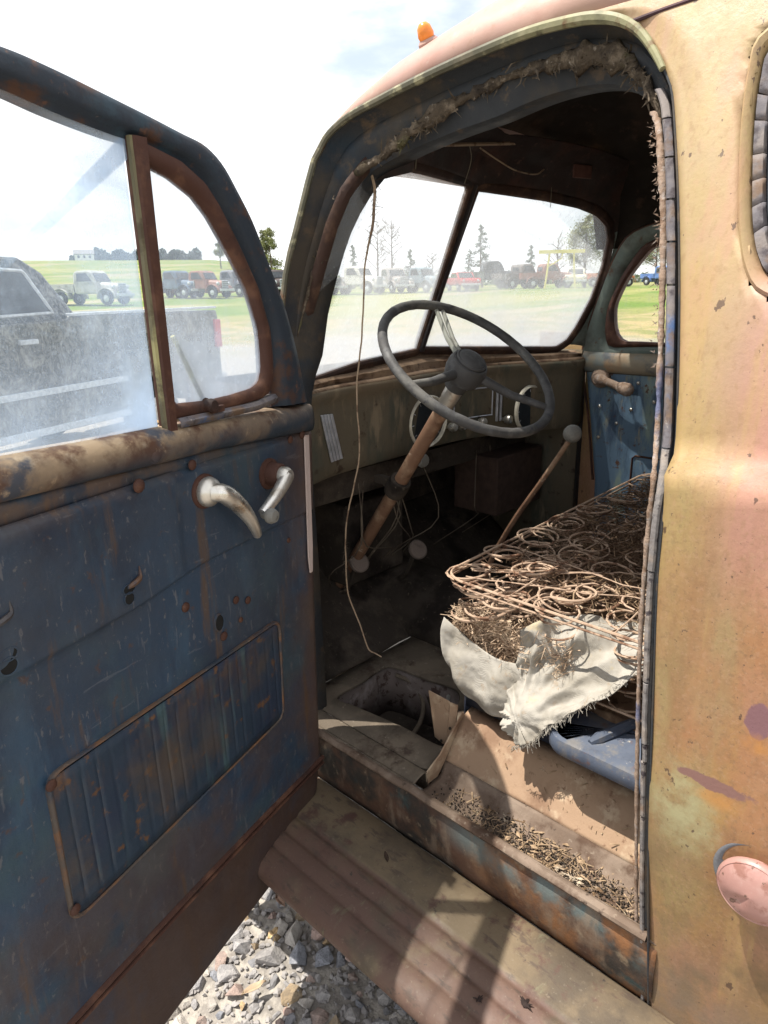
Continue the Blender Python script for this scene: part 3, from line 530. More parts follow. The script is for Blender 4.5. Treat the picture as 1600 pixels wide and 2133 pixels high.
# header skin above the windscreen and front post skin, outside
of_ = OUT[NF - 29:NF + 2]
wl = spline([[.145, .215, 1.44], [.15, .18, 1.55], [.16, .14, 1.68], [.175, .105, 1.80], [.195, .075, 1.90], [.23, .06, 1.97], [.27, .06, 1.985]], len(of_))
obj('front_post_skin', MB().grid([of_, of_ + V((.052, .044, 0)), wl]), M['skin'], truck, solid=.003)
hd = [[.26, .066, 1.955], [.36, .078, 1.965], [.70, .105, 1.97], [1.10, .075, 1.965], [1.26, .06, 1.95]]
obj('windscreen_brow', MB().grid([spline([[p[0], p[1] + .01, p[2] + .03] for p in hd], 20), spline(hd, 20), spline([[p[0], p[1] - .01, p[2] - .035] for p in hd], 20)]), M['roof'], truck, solid=.003)
# marker lamp on the roof front
ml = V((.226, -.160, 2.140))
obj('marker_lamp_base', MB().lathe([(.021, -.03), (.021, .002), (.017, .007), (0, .007)], ml, (-.5, .1, 1), 18), M['roof'], truck)
obj('marker_lamp', MB().lathe([(.015, .006), (.017, .014), (.014, .028), (.008, .035), (0, .037)], ml, (-.5, .1, 1), 18), M['amber'], truck)
# closed back of the cab, far side skin, firewall, cowl, hood (seen only through openings)
obj('cab_back', MB().grid([[[xo(z) + .085 + (.70 - xo(z) - .085) * t, -1.325, z] for t in np.linspace(0, 2, 16)] for z in np.linspace(.36, 2.08, 24)]), M['skin'], truck, solid=.006)
for c0, h0 in (((1.405, -1.08, 1.25), (.012, .26, .84)), ((1.405, .16, .95), (.012, .10, .55))): obj('far_side_panel', MB().box(c0, h0), M['skin'], truck, bevel=.004)
obj('firewall', MB().box((.70, .60, .92), (.66, .008, .50)), M['floor'], truck)
ck = MB(); cowl = []
for x in np.linspace(-.03, 1.43, 26):
    e = 1 - (abs(x - .70) / .73) ** 6
    yb = float(np.interp(x, [.10, .139, .70, 1.263, 1.30], [.19, .205, .285, .115, .10]))
    cowl.append([[x, yb + .01, 1.425 + .02 * e - .1 * (1 - e)], [x, yb + .12, 1.39 * e + 1.25 * (1 - e)], [x, .72, 1.335 * e + 1.15 * (1 - e)]])
obj('cowl', MB().grid(cowl), M['skin'], truck, solid=.003)
hood = []
for y in np.linspace(.72, 1.75, 14):
    wh = np.interp(y, [.72, 1.75], [.56, .34]); hood.append([[.70 + wh * math.copysign(abs(math.cos(t)) ** .45, math.cos(t)), y, .70 + (.635 - .30 * (y - .72)) * math.sin(t) ** .42] for t in np.linspace(.02, math.pi - .02, 26)])
hd_o = obj('hood', MB().grid(hood), M['skin'], truck, solid=.003)
obj('hood_nose', MB().grid([hood[-1], [[.70, 1.85, .95]] * 26]), M['skin'], truck)
sidec = MB().grid([[[-.002, y, z] for y in (.115, .45, .72)] for z in (.36, .9, 1.3)])
obj('cowl_side', sidec, M['skin'], truck, solid=.003)
for sx in (-1, 1):
    x0 = .70 + sx * .60; fr = []
    for t in np.linspace(-.25, math.pi + .1, 18):
        yy, zz = 1.42 + .48 * math.cos(t), .36 + .46 * math.sin(t); fr.append([[.70 + sx * .36, yy, zz + .10], [x0, yy, zz + .03], [x0 + sx * .16, yy, zz], [x0 + sx * .20, yy, zz - .08]])
    obj('front_fender', MB().grid(fr), M['skin'], truck, solid=.003)
    wx = x0 + sx * .04
    wh = obj('front_wheel', MB().lathe([(.20, -.08), (.33, -.085), (.37, -.05), (.375, 0), (.37, .05), (.33, .085), (.20, .08)], (wx, 1.42, .315), (sx, 0, 0), 28), M['rubber'], truck)
    obj('wheel_rim', MB().lathe([(.205, .06), (.17, .03), (.08, .05), (0, .06)], (wx, 1.42, .315), (sx, 0, 0), 24), M['board'], wh)
    if sx > 0: pass
    wr = obj('rear_wheel', MB().lathe([(.20, -.08), (.33, -.085), (.37, -.05), (.375, 0), (.37, .05), (.33, .085), (.20, .08)], (wx, -2.0, .315), (sx, 0, 0), 28), M['rubber'], truck)
    obj('wheel_rim', MB().lathe([(.205, .06), (.17, .03), (.08, .05), (0, .06)], (wx, -2.0, .315), (sx, 0, 0), 24), M['board'], wr)
ch = MB(); ch.box((.42, -.3, .42), (.04, 2.1, .06)); ch.box((.98, -.3, .42), (.04, 2.1, .06)); ch.box((.70, -2.0, .36), (.55, .05, .05)); ch.box((.70, 1.42, .33), (.55, .04, .04))
obj('chassis', ch, M['floor'], truck)
bd = MB(); bd.box((.70, -1.95, .62), (.70, .56, .02)); bd.box((.02, -1.95, .80), (.012, .56, .16)); bd.box((1.38, -1.95, .80), (.012, .56, .16)); bd.box((.70, -1.40, .80), (.66, .012, .16)); bd.box((.70, -2.5, .80), (.66, .012, .16))
obj('cargo_bed', bd, M['skin'], truck, bevel=.004)

# ---------------------------------------------------------------- windscreen
pl, pr = V(T['pane_left']), V(T['pane_right'])
nL = np.cross(pl[1] - pl[0], pl[-2] - pl[0]); nL /= np.linalg.norm(nL); nR = np.cross(pr[1] - pr[0], pr[-3] - pr[0]); nR /= np.linalg.norm(nR)
if nL[1] > 0: nL = -nL
if nR[1] > 0: nR = -nR          # both now face into the cab
pl2 = pl.copy(); cL = pl.mean(0)
for i in range(len(pl2)):       # the near pane runs on behind the front post
    if pl2[i][0] < .25: pl2[i] = pl2[i] + (pl2[i] - cL) * .07
def off(P, n, d): return P + n * d
def smooth_loop(P, n=90): return spline(P, n, True)
lpL, lpR = resample(np.vstack([pl2, pl2[:1]]), 90, True), resample(np.vstack([pr, pr[:1]]), 90, True)
def grow(P, d, n):
    P = V(P); t = np.roll(P, -2, 0) - np.roll(P, 2, 0); o = np.cross(t, n); o /= np.linalg.norm(o, axis=1)[:, None] + 1e-9
    c = P.mean(0); s = np.sign(((P - c) * o).sum(1).mean()); return P + o * s * d
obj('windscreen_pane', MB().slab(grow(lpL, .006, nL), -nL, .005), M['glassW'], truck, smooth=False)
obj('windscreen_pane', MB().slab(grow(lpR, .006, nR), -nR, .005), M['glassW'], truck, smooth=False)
wfm = MB()
for P, n in ((lpL, nL), (lpR, nR)):
    a, b, c_ = P, grow(P, .022, n), grow(P, .034, n)
    wfm.grid([off(P, n, -.008), off(a, n, .006), off(grow(P, .006, n), n, .010), off(b, n, .008), off(c_, n, -.004)], False, True)
wf = obj('windscreen_frame', wfm, M['wsframe'], truck, solid=.002)
dv = [(V(pl[0]) + V(pr[0])) / 2 + V((0, -.008, -.01)), (V(pl[1]) + V(pr[1])) / 2 + V((0, -.008, .01))]
obj('windscreen_divider', MB().tube(resample(dv, 6), .0095, 6), plain('black_divider', (.018, .013, .014), .6), truck)
# inner surround: header, far front post, near front post
def hdr(x): return float(np.interp(x, [.14, .25, .70, 1.10, 1.24, 1.30], [.02, .0, .072, -.035, -.062, -.06]))
top = spline([[.205, .02, 1.885], [.222, .004, 1.93], [.27, -.004, 1.948], [.43, .018, 1.950], [.66, .058, 1.940], [.70, .064, 1.934], [.74, .056, 1.938], [.95, -.006, 1.93], [1.09, -.045, 1.915], [1.19, -.066, 1.892], [1.26, -.075, 1.855], [1.295, -.067, 1.80], [1.325, -.038, 1.72], [1.335, .005, 1.62], [1.325, .05, 1.53], [1.31, .08, 1.46]], 70)
o1, o2, o3 = top.copy(), top.copy(), top.copy()
for i, p in enumerate(top):
    f = sm(.66, .82, i / 69.); g0 = sm(0, .10, i / 69.)
    o1[i] = p + V((0.004, -.010, .012)) * (1 - f) + V((.010, -.012, .0)) * f
    o2[i] = p + V((.03 * (1 - g0), -.030, .070 * (.25 + .75 * g0))) * (1 - f) + V((.030, -.028, -.004)) * f
    o3[i] = p + V((.06 * (1 - g0), -.10, .115 * (.25 + .75 * g0))) * (1 - f) + V((.045, -.045, -.010)) * f
hs = 52
obj('windscreen_header', MB().grid([q[:hs] for q in (top, o1, o2, o3)]), M['header'], truck, solid=.003)
obj('far_front_post', MB().grid([q[hs - 1:] for q in (top, o1, o2, o3)]), M['pillar'], truck, solid=.003)
obj('header_plate', MB().box((1.02, -.085, 1.985), (.035, .004, .018), (.95, -.3, 0), (.3, .95, 0)), plain('red_brown_plate', (.10, .045, .035), .8), truck, bevel=.002)
# head lining
inr = INN[NF + 2:rear_i - 2]
iy = INN[NF + 3:rear_i - 6]; iy = iy[np.argsort(iy[:, 1])]; rows = []
for y in np.concatenate([np.linspace(.0, -.66, 22), np.linspace(-.72, -1.31, 10)]):
    xa = float(np.interp(y, iy[:, 1], iy[:, 0])) + .012 if y > -.60 else .22; za = float(np.interp(y, iy[:, 1], iy[:, 2])) + .004 if y > -.60 else 1.985
    za = max(za, 1.955 if y > -.1 else 1.96); row = []
    for t in np.linspace(0, 1, 22): row.append([xa + (1.20 - xa) * t, y, za + (1.985 - za) * t + (zc(y) - .045 - (za + (1.985 - za) * t)) * (1 - abs(2 * t - 1) ** 2.6)])
    for x, z in ((1.235, 1.93), (1.262, 1.875), (1.285, 1.82), (1.30, 1.78)): row.append([x + .006, y, z])
    rows.append(row)
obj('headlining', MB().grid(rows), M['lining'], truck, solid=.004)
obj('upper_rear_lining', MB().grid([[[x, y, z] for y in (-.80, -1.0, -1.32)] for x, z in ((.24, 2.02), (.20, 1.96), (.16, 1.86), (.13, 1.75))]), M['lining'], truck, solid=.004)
obj('rear_post_inner', MB().grid([INN[rear_i - 1:] + V((.012, -.004, 0)), INN[rear_i - 1:] + V((.06, -.03, 0)), INN[rear_i - 1:] * V((0, 0, 1)) + V((.10, -1.32, 0))]), M['jamb'], truck, solid=.003)
obj('rear_corner_lining', MB().grid([inr[-16:] + V((.015, -.004, 0)), inr[-16:] + V((.06, -.06, 0)), inr[-16:] * V((.6, .2, 1)) + V((.12, -1.1, -.02))]), M['lining'], truck, solid=.003)
# batten across the roof, left from the lost lining
obj('roof_batten', MB().tube(resample(T['batten'], 8), .0045, 6), M['wire'], truck)

# ---------------------------------------------------------------- far door
pd = bpy.data.objects.new('passenger_door', None); COL.objects.link(pd); pd.parent = truck
gap = spline([[1.36, -.06, .56]] + T['pgap'][:3], 20); gtop = spline(T['pgap'][2:] + [[1.264, -.42, 1.86], [1.264, -.60, 1.855], [1.275, -.74, 1.81], [1.30, -.80, 1.70], [1.335, -.83, 1.55], [1.36, -.84, 1.44]], 60)
gin = spline([[1.352, -.75, 1.475]] + [[1.353, -.5, 1.476]] + T['pwin'] + [[1.283, -.40, 1.79], [1.285, -.55, 1.785], [1.30, -.66, 1.72], [1.325, -.72, 1.62], [1.345, -.75, 1.52]], 80, True)
# lower panel as a relief
low = []
for z in np.concatenate([np.linspace(.50, 1.30, 60), np.linspace(1.31, 1.362, 16)]):
    y0 = float(np.interp(z, [.5, .9586, 1.1935, 1.43], [-.045, -.029, .008, .05])) - .006
    row = []
    for t in np.linspace(0, 1, 60):
        y = y0 + (-.84 - y0) * t; d = 0
        d -= .004 * math.exp(-((z - 1.212) / .003) ** 2) * (1 if y < y0 - .03 else 0)
        d += .006 * (sm(1.075, 1.082, z) * 0 + (1 - sm(1.075, 1.083, z)) * (1 - sm(-.172, -.166, y)) * 1.0)
        row.append([1.36 - d, y, z])
    low.append(row)
pp = obj('door_panel', MB().grid(low), M['pdoor'], pd, solid=.003)
led = []
for t in np.linspace(0, 1, 30):
    y = .042 + (-.84 - .042) * t; led.append([[1.360, y, 1.362], [1.346, y, 1.368], [1.335, y, 1.384], [1.333, y, 1.405], [1.338, y, 1.424], [1.350, y, 1.436], [1.366, y, 1.440]])
obj('window_ledge', MB().grid(led), M['pledge'], pd, solid=.003)
up = []
ring_o = spline(list(map(list, gtop)) + [[1.358, -.5, 1.440], [1.358, -.2, 1.440]], 80, True)
# start both rings at the lower front corner
def start(P, p): k = np.argmin(np.linalg.norm(P - V(p), axis=1)); return np.roll(P, -k, 0)
ring_o = start(ring_o, (1.36, .05, 1.42)); gi = start(gin, (1.353, -.09, 1.48))
if (ring_o[5][2] - ring_o[0][2]) * (gi[5][2] - gi[0][2]) < 0: gi = np.roll(gi[::-1], 1, 0)
X_ = V((1, 0, 0))
obj('window_surround', MB().grid([ring_o, ring_o - X_ * .008, ring_o * .75 + gi * .25 - X_ * .010, ring_o * .3 + gi * .7 - X_ * .010], False, True), M['pillar'], pd, solid=.002)
obj('window_channel', MB().grid([ring_o * .3 + gi * .7 - X_ * .012, ring_o * .12 + gi * .88 - X_ * .016, gi - X_ * .012, gi + X_ * .014], False, True), M['vent'], pd, solid=.002)
obj('window_pane', MB().slab(gi + X_ * .004, X_, .004), M['glassP'], pd, smooth=False)
obj('door_gap', MB().tube(spline(T['pgap'] + [[1.264, -.42, 1.858]], 40) + V((-.002, .004, .002)), .005, 6), M['vent'], pd)
P3 = T['pdoor']
hb = V((1.357, P3[1][1], 1.345)); he = V((1.30, -.155, 1.318))
hl = MB().lathe([(.036, 0), (.036, .012), (.028, .022), (.020, .034), (0, .034)], hb, (-1, 0, 0), 16); hl.tube(spline([hb + V((-.025, 0, 0)), hb + V((-.045, -.04, -.006)), hb + V((-.05, -.09, -.02)), he], 14), [.020] * 4 + [.014] * 6 + [.018, .022, .022, .016], 10); hl.sphere(he, .024, 10)
obj('door_handle', hl, M['crust'], pd)
for y, z in ((-.03, 1.24), (-.034, 1.125), (-.10, 1.185), (-.15, 1.24), (-.168, 1.335), (-.19, 1.065), (-.23, 1.275)):
    obj('screw', MB().sphere((1.358, y, z), .007, 8, (.6, 1, 1)), M['chrome'], pd)
ap = [[1.352, y, z] for y, z in ((-.80, 1.078), (-.185, 1.078), (-.175, 1.068), (-.175, .80), (-.185, .79), (-.80, .79))]
obj('cover_lip', MB().tube(V(ap), .0035, 6), M['vent'], pd)
obj('far_door_skin', MB().box((1.405, -.385, .99), (.006, .44, .45)), M['skin'], pd)
obj('far_jamb', MB().grid([[[1.36, .05, .5], [1.40, .05, .5]], [[1.36, .056, 1.2], [1.40, .056, 1.2]], [[1.36, .062, 1.44], [1.40, .062, 1.44]]]), M['jamb'], truck, solid=.004)
obj('far_kick_panel', MB().grid([[[1.352, y, z] for y in (.048, .3, .6)] for z in (.5, 1.0, 1.44)]), M['dash'], truck, solid=.004)
obj('near_kick_panel', MB().grid([[[.045, y, z] for y in (.125, .3, .6)] for z in (.5, 1.0, 1.43)]), M['floor'], truck, solid=.004)
obj('near_post_inner', MB().grid([INN[:NF - 2] + V((.0, .002, 0)), INN[:NF - 2] + V((.004, .05, 0)), INN[:NF - 2] + V((-.005, .10, 0))]), M['jamb'], truck, solid=.003)

# ---------------------------------------------------------------- dash
dr = spline(T['dash_roll'], 60)
xs_ = dr[:, 0].copy(); xs_[0] = .09; xs_[-1] = 1.35
dr = np.stack([np.linspace(.09, 1.352, 60), np.interp(np.linspace(.09, 1.352, 60), dr[:, 0], dr[:, 1]), np.full(60, 1.41)], 1)
wb = np.stack([dr[:, 0], np.interp(dr[:, 0], [.09, .139, .70, 1.263, 1.36], [.195, .205, .285, .112, .075]), np.interp(dr[:, 0], [.09, .70, 1.36], [1.438, 1.462, 1.436])], 1)
def bend(k): return V((0, 0, .0015 * k))
topr = [wb, wb + (dr - wb) * .08 + V((0, 0, -.006)), wb + (dr - wb) * .22 + V((0, 0, .0)), wb + (dr - wb) * .5 + V((0, 0, .003)), dr + V((0, .030, .006)), dr + V((0, .012, .006)), dr + V((0, .002, .0))]
for r in topr[2:5]:
    for i in range(len(r)): r[i][2] += .0025 * nz(r[i], 25)
obj('dash_top', MB().grid(topr), M['dashtop'], truck, solid=.003)
fc = [dr + V((0, .002, 0)), dr + V((0, 0, -.010)), dr + V((0, .002, -.024)), dr + V((0, .008, -.034)), dr + V((0, .008, -.06)), dr + V((0, .008, -.10)), dr + V((0, .010, -.20)), dr + V((0, .012, -.232)), dr + V((0, .022, -.245)), dr + V((0, .06, -.25))]
dash = obj('dash_face', MB().grid(fc), M['dash'], truck, solid=.003)
def dy(x): return float(np.interp(x, dr[:, 0], dr[:, 1])) + .006
tq = V(T['trim'])
for k in range(4):
    a = tq[0] + (tq[1] - tq[0]) * (k + .12) / 4; b = tq[0] + (tq[1] - tq[0]) * (k + .88) / 4; c_ = tq[3] + (tq[2] - tq[3]) * (k + .88) / 4; d_ = tq[3] + (tq[2] - tq[3]) * (k + .12) / 4
    q = [V((p[0], dy(p[0]) - .001, p[2])) for p in (a, b, c_, d_)]
    obj('trim_bar', MB().slab(q, (0, -1, 0), .005), M['paintedtrim'], dash, bevel=.0012)
cl = T['cluster']
def bezel(x, z, rx, rz):
    y = dy(x); c_ = V((x, y, z)); mb = MB(); rows = []
    for s_, h in ((1.0, .0), (1.0, .010), (.95, .014), (.90, .010), (.89, .002)):
        rows.append([[x + rx * s_ * math.cos(t), y - h, z + rz * s_ * math.sin(t)] for t in np.arange(32) * 2 * math.pi / 32])
    o = obj('gauge_bezel', mb.grid(rows, False, True), M['cream'], dash)
    fcx = MB().slab([[x + rx * .9 * math.cos(t), y - .001, z + rz * .9 * math.sin(t)] for t in np.arange(32) * 2 * math.pi / 32], (0, -1, 0), .002)
    obj('gauge_face', fcx, M['gauge'], dash, smooth=False)
    for k in range(9):
        t = math.radians(-40 + k * 32); p0 = V((x + rx * .72 * math.cos(t), y - .0045, z + rz * .72 * math.sin(t))); p1 = V((x + rx * .82 * math.cos(t), y - .0045, z + rz * .82 * math.sin(t)))
        obj('gauge_mark', MB().tube([p0, (p0 + p1) / 2, p1], .0014, 4), M['paintedtrim'], dash)
bezel(.660, 1.258, .092, .084); bezel(1.100, 1.252, .088, .082)
cb = MB()
for zz in (1.242, 1.338):
    cb.tube([[.775 + .02, dy(.8) - .004, zz], [.90, dy(.9) - .004, zz], [.965, dy(.97) - .004, zz]], .0022, 5)
for xx in (.795, .965): cb.tube([[xx, dy(xx) - .004, 1.242], [xx, dy(xx) - .004, 1.29], [xx, dy(xx) - .004, 1.338]], .0022, 5)
obj('centre_panel_trim', cb, M['paintedtrim'], dash)
for xx in (.982, .996): obj('chrome_bar', MB().box((xx, dy(xx) - .006, 1.275), (.0032, .004, .058)), M['paintedtrim'], dash, bevel=.001)
for x, z in ((.755, 1.226), (.80, 1.224), (.845, 1.222), (.895, 1.224), (1.0, 1.222)):
    obj('dash_knob', MB().lathe([(.006, 0), (.006, .02), (.014, .024), (.017, .034), (.013, .046), (0, .048)], (x, dy(x), z), (0, -1, .1), 14), M['chrome'], dash)
kx = T['cluster'][11]
obj('choke_knob', MB().lathe([(.006, 0), (.006, .025), (.020, .03), (.024, .042), (.018, .054), (0, .056)], (kx[0], dy(kx[0]) + .02, kx[2] + .03), (0, -1, 0), 14), M['knob'], dash)
obj('cubby_box', MB().box((1.16, .27, .965), (.15, .10, .11)), plain('brown_cubby', (.045, .026, .019), .85), truck, bevel=.006)
obj('under_dash', MB().box((.72, .42, 1.10), (.62, .15, .04)), M['floor'], truck)
hb_ = MB().box((.55, .44, .86), (.14, .1, .14)); obj('heater_box', hb_, M['floor'], truck, bevel=.01)

# steering
ce = V((.37, -.171, 1.484)); ax = V((-.0597, -.6086, .7912)); u_ = np.cross(ax, (0, 0, 1)); u_ /= np.linalg.norm(u_); v_ = np.cross(ax, u_)
def wp(a, r, h=0): t = math.radians(a); return ce + r * (math.cos(t) * u_ + math.sin(t) * v_) + ax * h
sw = bpy.data.objects.new('steering_wheel', None); COL.objects.link(sw); sw.parent = truck
rim = MB().tube([wp(a, .23 , .0) for a in np.arange(72) * 5], [.0120 + .0004 * math.sin(a * 3) for a in range(72)], 12, True); obj('rim', rim, M['wheel'], sw)
for a, m in ((252.4, 'spoke'), (130.2, 'wheel'), (9, 'wheel')):
    mb = MB()
    if m == 'spoke':
        for da in (-2.6, 2.6): mb.tube([wp(a + da * 3.2, .03, -.012), wp(a + da * 1.6, .12, -.016), wp(a + da, .225, -.004)], [.0075, .0062, .0056], 8)
    else: mb.tube([wp(a, .03, -.018), wp(a, .13, -.020), wp(a, .226, -.003)], [.013, .0105, .0085], 10)
    obj('spoke', mb, M[m], sw)
obj('hub', MB().lathe([(.028, -.075), (.030, -.05), (.046, -.042), (.051, -.025), (.051, -.004), (.046, .010), (.042, .012)], ce, ax, 32), M['wheel'], sw)
obj('horn_button', MB().lathe([(.040, .010), (.0405, .016), (.038, .019), (.035, .018), (.032, .022), (.018, .026), (0, .027)], ce, ax, 32), M['wheel'], sw)
cd = V((.40, .068, 1.164)) - ce; cd /= np.linalg.norm(cd)
obj('steering_column', MB().tube(resample([ce + cd * .10, ce + cd * 1.0], 8), .0205, 14), M['column'], truck)
obj('column_neck', MB().tube(resample([ce + cd * .04, ce + cd * .13], 4), [.019, .023, .0235, .022], 14), M['chrome'], truck)
cl_ = ce + cd * .46; obj('column_clamp', MB().lathe([(.022, -.03), (.032, -.028), (.034, .0), (.032, .03), (.022, .032)], cl_, cd, 14).box(cl_ + V((.0, .035, .01)), (.012, .05, .012)), M['floor'], truck, bevel=.002)
lv = spline(T['lever'][:3] + [[.735, .0, .80], [.73, .06, .58]], 20)
gl = obj('gear_lever', MB().tube(lv, np.interp(np.arange(20), [0, 8, 19], [.0075, .0085, .011]), 8), M['column'], truck)
obj('lever_knob', MB().sphere(lv[0] + V((0, -.003, .012)), .026, 18), M['knob'], gl)
for (x, y, z) in T['pedals']:
    pdl = obj('pedal', MB().lathe([(.0, .012), (.028, .012), (.034, .007), (.034, -.004), (.010, -.012), (.0, -.012)], (x, y, z), (-.15, -.75, .55), 20), M['pedal'], truck)
    obj('pedal_arm', MB().tube(spline([[x, y + .012, z - .01], [x, y + .07, z - .12], [x, y + .2, z - .17]], 8), .009, 6), M['floor'], pdl)
loose = MB()
for k in range(9):
    x = rnd.uniform(.35, 1.2); loose.tube(spline([[x, .28, 1.12], [x + rnd.uniform(-.1, .1), .22, .98 - rnd.random() * .1], [x + rnd.uniform(-.15, .15), .30, .82], [x + rnd.uniform(-.1, .2), .42, .7]], 14), .0022, 5)
o = obj('loose_wiring', loose, M['rim'], truck); o['kind'] = 'stuff'

# ---------------------------------------------------------------- floor, sill, running board
yy = np.linspace(.30, -1.42, 90)
rk = MB().grid([[[x + .002 * nz((y, z, 0), 9), y, z] for y in np.linspace(.115, -.905, 80)] for x, z in ((.018, .352), (.006, .372), (-.003, .40), (-.007, .46), (-.006, .505), (.0, .520), (.008, .522))])
obj('rocker_panel', rk, M['riser'], truck, solid=.002)
lip = []
for x, z in ((-.002, .518), (-.005, .526), (-.002, .534), (.006, .5375), (.012, .535), (.018, .539), (.030, .543), (.046, .545), (.056, .543), (.060, .536), (.060, .49)):
    lip.append([[x, y, z + .0018 * nz((x * 3, y, 1), 14)] for y in np.linspace(.115, -.305, 60)])
obj('sill_front', MB().grid(lip), M['rim'], truck, solid=.002)
pr_ = ((-.002, .518), (-.005, .526), (-.001, .533), (.006, .534), (.013, .528), (.020, .508), (.030, .500), (.065, .498), (.10, .500), (.114, .510), (.124, .530), (.131, .5355))
obj('sill_channel', MB().grid([[[x, y, z + .002 * nz((x * 4, y, 5), 18)] for y in np.linspace(-.305, -.93, 70)] for x, z in pr_]), M['sill'], truck, solid=.002)
obj('seat_kick_panel', MB().grid([[[x, y, z + .001 * nz((x, y, 8), 12)] for y in np.linspace(-.305, -1.1, 60)] for x, z in ((.131, .5355), (.136, .541), (.150, .562), (.190, .617), (.205, .632), (.235, .640))]), M['tanplate'], truck, solid=.002)
obj('sill_lip', MB().grid([[[-.004 + .010 * math.cos(t) * 1.15, y, .530 + .0095 * math.sin(t) + .002 * nz((y, t, 0), 12) + .003 * math.exp(-((y + .31) / .03) ** 2)] for t in np.arange(10) * 2 * math.pi / 10] for y in np.linspace(.115, -.885, 80)], False, True), M['sill'], truck)
obj('sill_web', MB().slab([(.055, -.302, .540), (.075, -.301, .549), (.11, -.300, .562), (.20, -.300, .640), (.205, -.300, .632), (.131, -.300, .5365), (.10, -.300, .505), (.06, -.300, .505)], (0, -1, 0), .004), M['tanplate'], truck, smooth=False)
rc = V(T['recess'])[:, :2]
hole = spline([[*p, .541] for p in [rc[0], (rc[0] + rc[1]) / 2, rc[1], rc[2], (rc[2] + rc[3]) / 2, rc[3], (rc[3] + rc[4]) / 2, rc[4], (rc[4] * .6 + rc[0] * .4), (rc[4] * .2 + rc[0] * .8)]], 64, True)
outl = []
for p in hole:
    d = p[:2] - V((.26, -.04)); s = min(abs((.40 if d[0] > 0 else .20) / (d[0] + 1e-9)), abs((.16 + .06 if d[1] > 0 else .262) / (d[1] + 1e-9)))
    q = V((.26, -.04)) + d * max(1.04, s); q[0] = min(max(q[0], .061), .64); q[1] = min(max(q[1], -.302), .20); outl.append([q[0], q[1], .541])
outl = V(outl)
lipq = hole.copy(); hc_ = hole.mean(0)
obj('floor_rim', MB().grid([outl, outl * .5 + hole * .5 + V((0, 0, .003)), hole + (hole - hc_) * .06 + V((0, 0, .004)), hole, hole + V((0, 0, -.006)) - (hole - hc_) * .01], False, True), M['rim'], truck, solid=.003)
dn = hole.copy(); dn[:, 2] = .38
obj('recess_wall', MB().grid([hole + V((0, 0, -.004)) + (hole - hc_) * .03, dn * V((1, 1, 1)) + (hole - hc_) * V((-.05, -.05, 0))], False, True), patina('speckled_recess_metal', (.12, .095, .085), [((.05, .03, .024), 40, .54, .62), ((.20, .17, .16), 12, .5, .66)], rough=.8, bump=.4), truck, solid=.003)
obj('recess_floor', MB().slab(dn + V((0, 0, .004)), (0, 0, -1), .004), M['floor'], truck, smooth=False)
obj('recess_hose', MB().tube(spline([[.29, -.20, .40], [.285, -.19, .47], [.31, -.165, .525], [.36, -.13, .535]], 16), .006, 8), M['knob'], truck)
obj('recess_ring', MB().tube(spline([[.36, .08, .52], [.385, .03, .50], [.375, -.02, .46], [.33, -.05, .43], [.28, -.06, .41]], 16), .007, 8), M['rim'], truck)
tp = V(T['tanplate']); xv = V((1, 0, 0))
tpo = obj('tan_bracket', MB().slab([tp[0], tp[0] * .3 + tp[1] * .7 + V((0, 0, -.004)), tp[1], tp[2], tp[3]], (1, .15, 0), .004), M['tanplate'], truck, smooth=False, bevel=.002)
fl = tp[1] - tp[0]; fl /= np.linalg.norm(fl)
obj('bracket_flange', MB().slab([tp[1] + V((-.003, -.003, .004)), tp[1] + V((.004, -.022, .012)), tp[2] + V((.004, -.022, -.004)), tp[2] + V((-.003, -.003, 0))], (1, .15, 0), .004), M['tanplate'], truck, smooth=False)
for q in (tp[0] * .35 + tp[1] * .65 + V((-.005, 0, .008)), tp[2] * .45 + tp[1] * .55 + V((-.004, -.010, 0))):
    obj('bolt_head', MB().sphere(q, .004, 6), M['floor'], tpo)
fm = MB()
fm.grid([[[x, y, .541 + .012 * sm(.22, .5, y) * 0 + .004 * nz((x, y, 2), 12)] for x in np.linspace(.60, 1.35, 20)] for y in np.linspace(.20, -.30, 16)])
fm.grid([[[x, y, .538 + (y - .19) * .75 + .006 * nz((x, y, 2), 9)] for x in np.linspace(.07, 1.35, 40)] for y in np.linspace(.19, .60, 24)])
fm.grid([[[x, y, .50] for x in np.linspace(.25, 1.36, 8)] for y in np.linspace(-.29, -1.33, 8)])
obj('cab_floor', fm, M['floor'], truck, solid=.004)
tn = MB(); tn.grid([[[.72 + .17 * math.cos(t), y, .54 + .13 * math.sin(t) * (1 + .5 * (y + .3))] for t in np.linspace(0, math.pi, 12)] for y in np.linspace(.5, -.25, 8)])
obj('gearbox_tunnel', tn, M['floor'], truck, solid=.003)
prb = ((.012, .350), (-.002, .372), (-.010, .3795), (-.06, .381), (-.128, .3815), (-.134, .380), (-.138, .3765), (-.147, .3765), (-.151, .379), (-.158, .3795), (-.182, .378), (-.187, .3745), (-.195, .3745), (-.199, .377), (-.205, .377), (-.232, .375), (-.237, .3712), (-.245, .3712), (-.249, .3735), (-.268, .3695), (-.284, .365), (-.295, .357), (-.300, .346), (-.300, .334), (-.295, .324), (-.280, .318))
obj('running_board', MB().grid([[[x, y, z + .0012 * nz((x * 2, y, 3), 8)] for y in yy] for x, z in prb]), M['board'], truck, solid=.003, angle=60)
obj('board_bracket', MB().box((-.13, -.2, .33), (.12, .02, .03)).box((-.13, -1.0, .33), (.12, .02, .03)), M['floor'], truck)
